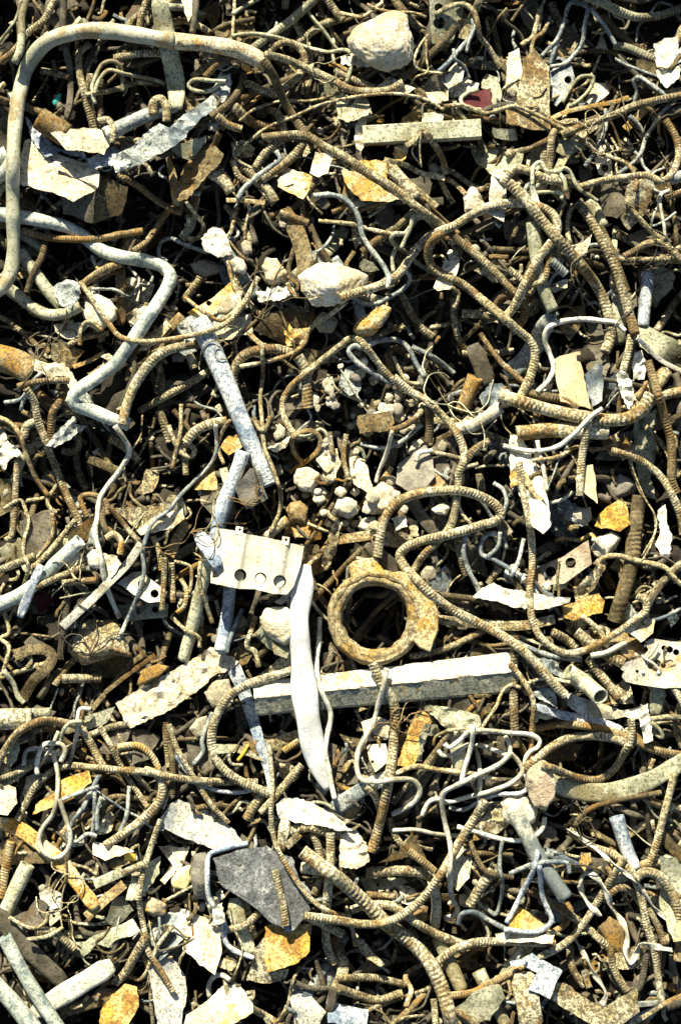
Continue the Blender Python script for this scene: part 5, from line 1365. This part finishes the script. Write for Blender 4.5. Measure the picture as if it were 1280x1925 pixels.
def junction_box():
    poly = [(407,993),(445,998),(465,1004),(500,1010),(572,1027),(566,1062),(553,1102),(540,1118),(512,1116),(480,1108),(450,1107),(396,1096),(398,1060)]
    z, m = flat_h(poly, 96); T = (-0.03, 0.10, 485, 1055)
    e = empty('junction_box', PW(485., 1055., z), 'white dented junction box with four round knockouts and two small tabs', 'junction box')
    step = 4.0; ring = densify(poly, step, 0.5)
    holes = [(452,1081,11.5),(490,1087,11),(526,1093,12),(404,1080,6)]
    hr = [[(hx+r*math.cos(a), hy+r*math.sin(a)) for a in np.linspace(0, 2*math.pi, 24, endpoint=False)] for hx, hy, r in holes]
    allp = list(ring); ed = [(i, (i+1) % len(ring)) for i in range(len(ring))]
    for h in hr: o = len(allp); allp += h; ed += [(o+i, o+(i+1) % len(h)) for i in range(len(h))]
    g = [(x, y) for y in np.arange(996, 1116, 4.0) for x in np.arange(398, 572, 3.4)]
    G = np.array(g); ok = pip(ring, G[:,0], G[:,1])
    for hx, hy, r in holes: ok &= np.hypot(G[:,0]-hx, G[:,1]-hy) > r+1.5
    allp += [tuple(p) for p in G[ok]]
    vv, ee, ff, *_ = delaunay_2d_cdt([Vector(p) for p in allp], ed, [], 0, 1e-4)
    V2 = np.array([tuple(v) for v in vv]); C = np.array([V2[list(f)].mean(0) for f in ff]); ins = pip(ring, C[:,0], C[:,1])
    for hx, hy, r in holes: ins &= np.hypot(C[:,0]-hx, C[:,1]-hy) > r*0.98
    F = []
    for f, k in zip(ff, ins):
        if not k: continue
        f = list(f); a, b, c = V2[f[0]], V2[f[1]], V2[f[2]]
        if (b[0]-a[0])*(c[1]-a[1])-(b[1]-a[1])*(c[0]-a[0]) > 0: f = f[::-1]
        F.append(f)
    X, Y = V2[:,0], V2[:,1]; u = (X-485)+(Y-1055)*0.18        # across the flutes
    flute = 4.0*np.tanh(3*np.sin((u+68)/40.0*math.pi*1.0))*0.8
    zt = z+20+flute+1.0*nzv(X, Y, 30, 3)+T[0]*(X-485)+T[1]*(Y-1055)
    n = len(X); top = PW(X, Y, zt); bot = PW(X, Y, zt-3)
    cnt = {(a, b): 1 for f in F for a, b in zip(f, f[1:]+f[:1])}
    FF = F+[[i+n for i in f[::-1]] for f in F]
    for (a, b) in cnt:
        if (b, a) not in cnt: FF.append([b, a, a+n, b+n])
    link_mesh('panel', np.vstack([top, bot]), FF, M['JB'], parent=e, smooth=False)
    # side walls, open underneath
    sides = [((572,1027),(566,1062)),((566,1062),(553,1102)),((553,1102),(540,1118)),((540,1118),(512,1116)),((512,1116),(480,1108)),((480,1108),(450,1107)),((450,1107),(396,1096)),((396,1096),(407,993))]
    Vs, Fs = [], []
    for (a, b) in sides:
        o = len(Vs); cxy = np.array([485, 1055.])
        for p in (np.array(a, float), np.array(b, float)):
            q = p+(cxy-p)*0.03
            for (w_, zz) in ((p+(cxy-p)*0.006, 18), (p+(cxy-p)*0.006, -8), (q, -8), (q, 18)):
                Vs.append(PW(w_[0], w_[1], z+zz+T[0]*(w_[0]-485)+T[1]*(w_[1]-1055)))
        Fs += [[o, o+1, o+5, o+4], [o+1, o+2, o+6, o+5], [o+2, o+3, o+7, o+6], [o+3, o, o+4, o+7], [o, o+3, o+2, o+1], [o+4, o+5, o+6, o+7]]
    link_mesh('side_wall', np.array(Vs), Fs, M['JB'], parent=e, smooth=False)
    for (hx, hy, r), (ox, oy, dz) in zip(holes, ((-3,2,9),(0,1,15),(-2,1,14),(1,0,12))):
        dp = [(hx+ox+(r-1.2)*math.cos(a), hy+oy+(r-1.2)*math.sin(a)) for a in np.linspace(0, 2*math.pi, 20, endpoint=False)]
        prism('knockout', dp, z+dz-3+T[0]*(hx-485)+T[1]*(hy-1055), z+dz+T[0]*(hx-485)+T[1]*(hy-1055), M['JBD'], e, (0.03, 0.05, hx, hy), 0.8)
    for (tx, ty) in ((450, 996), (537, 1015)):
        a = math.atan2(14, 82); ca, sa = math.cos(a), math.sin(a)
        tp = [(tx+ca*u-sa*v, ty+sa*u+ca*v) for u, v in ((-7,-6),(7,-6),(7,9),(-7,9))]
        hh = [(tx+1+2.6*math.cos(t), ty-0.5+2.6*math.sin(t)) for t in np.linspace(0, 2*math.pi, 10, endpoint=False)]
        P = [Vector(p) for p in tp+hh]; ed2 = [(0,1),(1,2),(2,3),(3,0)]+[(4+i, 4+(i+1) % 10) for i in range(10)]
        vv, _, ff, *_ = delaunay_2d_cdt(P, ed2, [], 0, 1e-4); V2 = np.array([tuple(v) for v in vv]); Fk = []
        for f in ff:
            c = V2[list(f)].mean(0)
            if np.hypot(c[0]-tx-1, c[1]-ty+0.5) > 2.4:
                f = list(f); A, B, C_ = V2[f[0]], V2[f[1]], V2[f[2]]
                Fk.append(f[::-1] if (B[0]-A[0])*(C_[1]-A[1])-(B[1]-A[1])*(C_[0]-A[0]) > 0 else f)
        nn = len(V2); zz = z+24+T[0]*(V2[:,0]-485)+T[1]*(V2[:,1]-1055)
        cnt = {(p, q): 1 for f in Fk for p, q in zip(f, f[1:]+f[:1])}
        FF = Fk+[[i+nn for i in f[::-1]] for f in Fk]+[[b, a_, a_+nn, b+nn] for (a_, b) in cnt if (b, a_) not in cnt]
        link_mesh('tab', np.vstack([PW(V2[:,0], V2[:,1], zz), PW(V2[:,0], V2[:,1], zz-2.2)]), FF, M['JB'], parent=e, smooth=False)
    Hg[m] = np.maximum(Hg[m], z+24+T[0]*(XX[m]-485)+T[1]*(YY[m]-1055))
def lug_ring():
    cx, cy = 705, 1161
    m = (np.hypot(XX-cx, YY-cy) > 60) & (np.hypot(XX-cx, YY-cy) < 92); z = float(np.percentile(Hg[m], 96))
    e = empty('pipe_flange', PW(float(cx), float(cy), z), 'round rusty lug ring standing open over a dark hole', 'flange')
    prof = [(60,-34),(60,2),(63,6),(64,16),(67,22),(74,24),(78,20),(80,25),(85,23),(90,13),(90,-8),(82,-24)]
    lathe('ring', cx, cy, z, prof, M['RINGC'], e, 128, 4.0, 1.0)
    prism('side_lug', [(716,1080),(752,1074),(778,1082),(800,1100),(814,1122),(823,1150),(824,1186),(815,1208),(809,1226),(789,1219),(778,1208),(783,1180),(787,1150),(779,1122),(752,1094)], z-6, z+21.5, M['RINGO'], e, (0.02,0.02,cx,cy), 3)
    prism('top_lug', [(654,1064),(664,1055),(690,1049),(707,1048),(713,1060),(722,1074),(745,1086),(705,1097),(672,1098),(660,1084)], z-4, z+20, M['RINGO'], e, (0,0.03,cx,cy), 3)
    Hg[m] = np.maximum(Hg[m], z+28)
    m2 = pip([(722,1078),(790,1090),(822,1150),(808,1222),(790,1215)], XX, YY); Hg[m2] = np.maximum(Hg[m2], z+18)
    m3 = pip([(654,1064),(707,1048),(745,1086),(672,1098)], XX, YY); Hg[m3] = np.maximum(Hg[m3], z+20)
def angle_iron():
    # roof-shaped pale bar: upper flange faces the sun, lower flange hangs away from it
    a = np.array([478., 1311.]); b = np.array([972., 1260.]); n = 60
    t = np.linspace(0, 1, n); x = a[0]+(b[0]-a[0])*t; y = a[1]+(b[1]-a[1])*t
    zz = hs_(x, y); co = np.polyfit(t, zz, 1); z = np.polyval(co, t); z += np.percentile(zz-z, 85)+24
    Pw = PW(x, y, z); kk = (D-z)/D
    # section (side, up): side positive = towards lower picture for a path running to the right
    def prof(t):
        wu = 26+8*t; wl = 34+6*t
        return [(-wu, -13), (-wu*0.5, -5), (-2, 2), (2, 2.5), (5, 0), (wl*0.5, -6), (wl*0.93, -13), (wl+2, -17), (wl-1, -22), (wl*0.5, -12), (0, -5), (-wu, -18)]
    sec = np.array([[(s_+2.2*noise.noise(Vector((q*30, i*3., 2))), u+2.0*noise.noise(Vector((q*30, i*2.2, 7)))) for i, (s_, u) in enumerate(prof(q))] for q in t])*(kk*S)[:, None, None]
    V, F = sweep(Pw, sec)
    e = empty('angle_iron', PW(x[n//2], y[n//2], z[n//2]-20), 'long pale steel angle iron lying level under the round lug ring', 'angle iron')
    # split into flanges: faces of the upper flange and of the lower flange are separate parts
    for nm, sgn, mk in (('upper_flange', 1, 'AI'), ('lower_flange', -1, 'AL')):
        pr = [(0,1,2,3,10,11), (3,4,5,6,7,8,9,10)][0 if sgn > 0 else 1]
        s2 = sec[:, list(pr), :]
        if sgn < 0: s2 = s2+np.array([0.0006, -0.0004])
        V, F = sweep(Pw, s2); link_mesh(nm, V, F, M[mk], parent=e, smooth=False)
    m = pip([(478,1284),(940,1230),(960,1300),(500,1344)], XX, YY)
    tt = np.clip((XX[m]-478)/477, 0, 1); yc = a[1]+(b[1]-a[1])*tt; dd = YY[m]-yc
    Hg[m] = np.maximum(Hg[m], np.interp(tt, t, z)+np.where(dd < 0, 2+dd*0.5, 2-dd*0.65))
def white_pipe():
    C, s = spline(np.array([(578,1062,7),(573,1078,14),(569,1100,20),(566,1130,20.5),(562,1165,18.5),(564,1210,20),(569,1260,22),(573,1305,23.5),(580,1355,24),(588,1400,23),(598,1440,18),(609,1468,11),(616,1484,5)], float), 6)
    x, y, r = C.T; cs = np.arange(len(x)); z = drape(x, y, 11, 400); co = np.polyfit(s, z, 1); z = 0.3*z+0.7*(np.polyval(co, s)+4)
    V, F, att = rodmesh('fp', x, y, z+2, r, s, 1.0, 0.3)
    o = link_mesh('flattened_white_pipe', V, F, M['W'], attr=att); tag(o, 'smooth flattened bright white pipe, the brightest long shape in the heap', 'pipe')
    o.data.materials.clear(); o.data.materials.append(M['WW'])
    stamp(x[::1], y[::1], z+8-r*0.9, r)
M['JB'] = mat('junction_box_paint', (0.46,0.435,0.33), (0.60,0.575,0.46), dark=(0.22,0.17,0.08), speck=0.4, stain=(0.38,0.32,0.17), stain_amt=0.35, rough=0.6, bump=0.3)
M['JBD'] = mat('junction_box_knockout', (0.55,0.50,0.34), (0.64,0.60,0.44), dark=(0.25,0.2,0.1), speck=0.4, rough=0.7, bump=0.3)
M['WW'] = mat('white_pipe_paint', (0.45,0.45,0.40), (0.58,0.58,0.53), dark=(0.20,0.21,0.20), speck=0.35, stain=(0.36,0.40,0.42), stain_amt=0.35, rough=0.6, bump=0.4)
M['RINGO'] = mat('cast_iron_orange_rust', (0.44,0.32,0.11), (0.64,0.53,0.29), dark=(0.10,0.06,0.02), speck=0.95, stain=(0.52,0.31,0.04), stain_amt=0.5, bump=0.9, sscale=40)
M['RINGC'] = mat('cast_iron_dusty', (0.46,0.36,0.16), (0.66,0.57,0.34), dark=(0.09,0.055,0.02), speck=1.0, stain=(0.46,0.28,0.05), stain_amt=0.55, bump=1.0, sscale=35, spscale=0.75, bd=0.003)
def hooked_pipe():
    pts = [(-18,556),(2,542),(15,525),(23,500),(26,470),(25,400),(25,330),(28,250),(37,180),(54,122),(88,80),(140,61),(200,58),(260,66),(320,76),(390,83),(440,92),(478,107),(502,122)]
    C, s = spline(np.array([(a, b, 0) for a, b in pts], float), 5); x, y = C[:,0], C[:,1]
    z = drape(x, y, 13, 260)+6; rr = np.interp(s/s[-1], [0, .3, .6, 1], [12.5, 13, 15, 15.5])
    e = empty('hooked_pipe', PW(x.mean(), y.mean(), z.min()-13), 'big pale pipe bent into a hook with a rusting shoulder near the top', 'pipe')
    k = int(len(x)*0.80)
    V, F, att = rodmesh('pi', x[:k+1], y[:k+1], z[:k+1], rr[:k+1], s[:k+1], 1, 2); link_mesh('pipe_body', V, F, M['HOOK'], parent=e, attr=att)
    V, F, att = rodmesh('pi', x[k:], y[k:], z[k:], rr[k:]*1.004, s[k:], 1, 2); link_mesh('rusty_end', V, F, M['HOOK2'], parent=e, attr=att)
    stamp(x, y, z, 14)
M['HOOK'] = mat('hook_pipe_galvanised', (0.38,0.38,0.26), (0.53,0.52,0.38), dark=(0.10,0.10,0.06), speck=0.5, stain=(0.30,0.21,0.08), stain_amt=0.45, rough=0.6, sscale=22)
M['HOOK2'] = mat('hook_pipe_rusting', (0.42,0.39,0.24), (0.58,0.54,0.38), dark=(0.12,0.06,0.02), speck=0.95, stain=(0.42,0.25,0.06), stain_amt=0.45, rough=0.7, sscale=45)

def thread_rings():
    # threaded end of the slanting tube is built with the tube
    pass
def tangles():
    for (cx, cy, R_, n, mk, lab) in ((745,1372,32,5,'R','coil of hair-thin wire curled over the bold hanging rebar'),(492,600,45,4,'B','hair-thin dark wires trailing below the rounded white stone'),
        (70,650,35,6,'K','nest of hair-thin wire beside the two stacked stones'),(490,940,24,7,'B','frizzy brown wire nest above the junction box'),(1190,500,60,5,'K','hair-thin wires spread near the upright bluish pipe'),
        (840,760,45,5,'Y','thin curly wires in the gap above the white bag stone'),(150,1090,24,4,'C','thin looped wire beside the pale round pipe'),(170,1230,40,4,'K','hair-thin wires in the gap below the crushed can'),
        (1110,245,40,5,'D','thin wires curling around the long straight rebar'),(1210,255,45,5,'K','fine wires in the dark upper corner'),(420,640,30,3,'D','fine wires curling at the slanting tube'),
        (590,120,30,3,'Y','fine wires above the sagging ribbed rebar'),(360,1000,40,5,'B','fine brown wires beside the pale pipe under the junction box'),(150,1680,40,4,'C','fine pale wires hanging over the rusty channel bar'),
        (1120,1580,30,4,'K','fine dark wires beside the ribboned rebar')):
        Vs, Fs, At, o = [], [], [], 0; xs = []
        for k in range(n):
            a = random.uniform(0, 6.28); x = cx+random.uniform(-1, 1); y = cy+random.uniform(-1, 1); P = [(x, y, 0)]
            c = random.uniform(-0.5, 0.5)
            for i in range(9): a += c+random.gauss(0, 0.3); x += math.cos(a)*R_*0.32; y += math.sin(a)*R_*0.32; P.append((x, y, 0))
            C, s = spline(np.array(P, float), 3.5); z = drape(C[:,0], C[:,1], 1.2, 40)+2
            V, F, att = rodmesh('wi', C[:,0], C[:,1], z, 1.15, s, 0.5, k); Vs.append(V); Fs += [[a_+o for a_ in f] for f in F]; o += len(V)
        ob = link_mesh('wire_tangle', np.vstack(Vs), Fs, M[mk], attr=np.zeros(o)); tag(ob, lab, 'wire', 'nests of thin wire')

def tube_extras(o, ends):
    # give the slanting tube its thread and collar as parts
    x, y, z, s, rr = ends
    e = empty('slanting_tube', o.location, o['label'], 'pipe')
    for k in ('label','category','group'):
        if k in o: del o[k]
    o.parent = e; o.location = (0, 0, 0); o.name = 'tube_body'
    k0 = int(len(x)*0.93)
    for i in range(5):
        j = min(len(x)-2, k0+i); f = (j-0, )
        t = 0.90+0.022*i; xi, yi, zi, ri = [np.interp(t*s[-1], s, v) for v in (x, y, z, rr)]
        xj, yj, zj = [np.interp((t+0.010)*s[-1], s, v) for v in (x, y, z)]
        C = np.array([(xi, yi, zi), ((xi+xj)/2, (yi+yj)/2, (zi+zj)/2), (xj, yj, zj)])
        V, F, att = rodmesh('fr', C[:,0], C[:,1], C[:,2], ri*1.07, np.arange(3.0)) if False else rodmesh('rod', C[:,0], C[:,1], C[:,2], np.array([ri*1.0, ri*1.07, ri*1.0]), np.arange(3.0), 1, 0)
        link_mesh('thread', V, F[:-2], M['P'], parent=e, attr=att)

def cast_bracket():
    poly = [(1168,1272),(1172,1262),(1166,1258),(1175,1245),(1205,1236),(1218,1222),(1212,1206),(1226,1200),(1262,1206),(1292,1206),(1292,1292),(1250,1294),(1200,1287),(1176,1282)]
    holes = [(1247,1218,5),(1258,1221,6.5),(1270,1226,6),(1222,1252,6),(1234,1247,7),(1246,1251,5),(1197,1262,3)]
    V, F, (cx, cy, z0, sx, sy) = platemesh(poly, 'hs', holes, thick=5.0, sunny=True)
    e = empty('cast_bracket', PW(1230., 1255., z0), 'bright white cast bracket with ragged openings and small bolts at the edge of the heap', 'bracket')
    link_mesh('bracket_plate', V, F, M['AI'], parent=e, smooth=False)
    for (bx, by, r) in ((1208,1264,3.4),(1237,1264,4.0),(1283,1216,4.2),(1212,1214,3.2)):
        zz = z0+sx*(bx-cx)+sy*(by-cy)+5
        prism('bolt_head', [(bx+r*math.cos(a), by+r*math.sin(a)) for a in np.linspace(0, 2*math.pi, 6, endpoint=False)], zz, zz+5, M['P'], e)
    zz = z0+9
    tubepart('clip', [(1240,1262,zz+3),(1228,1248,zz+7),(1212,1238,zz+6),(1206,1232,zz+1)], 2.6, M['AI'], e)
    tubepart('clip', [(1236,1208,zz+2),(1226,1226,zz+8),(1214,1240,zz+5)], 3.0, M['AI'], e)
# ------------------------------------------------------------------ lay the traced pieces, lowest layer first
order = sorted(range(len(heroes)), key=lambda i: heroes[i]['layer'])
specials = {2.9: [angle_iron], 3.9: [lug_ring, junction_box, hooked_pipe, cast_bracket], 4.9: [white_pipe]}
done = set()
for i in order:
    h = heroes[i]
    for k, fs in specials.items():
        if k not in done and h['layer'] > k:
            for f in fs: f()
            done.add(k)
    o, ends = make(h)
    if 'blue-white tube slanting' in h['label']: tube_extras(o, ends)
tangles()
# things whose labels repeat already share their group; drop the group of one-of-a-kind pieces is not needed
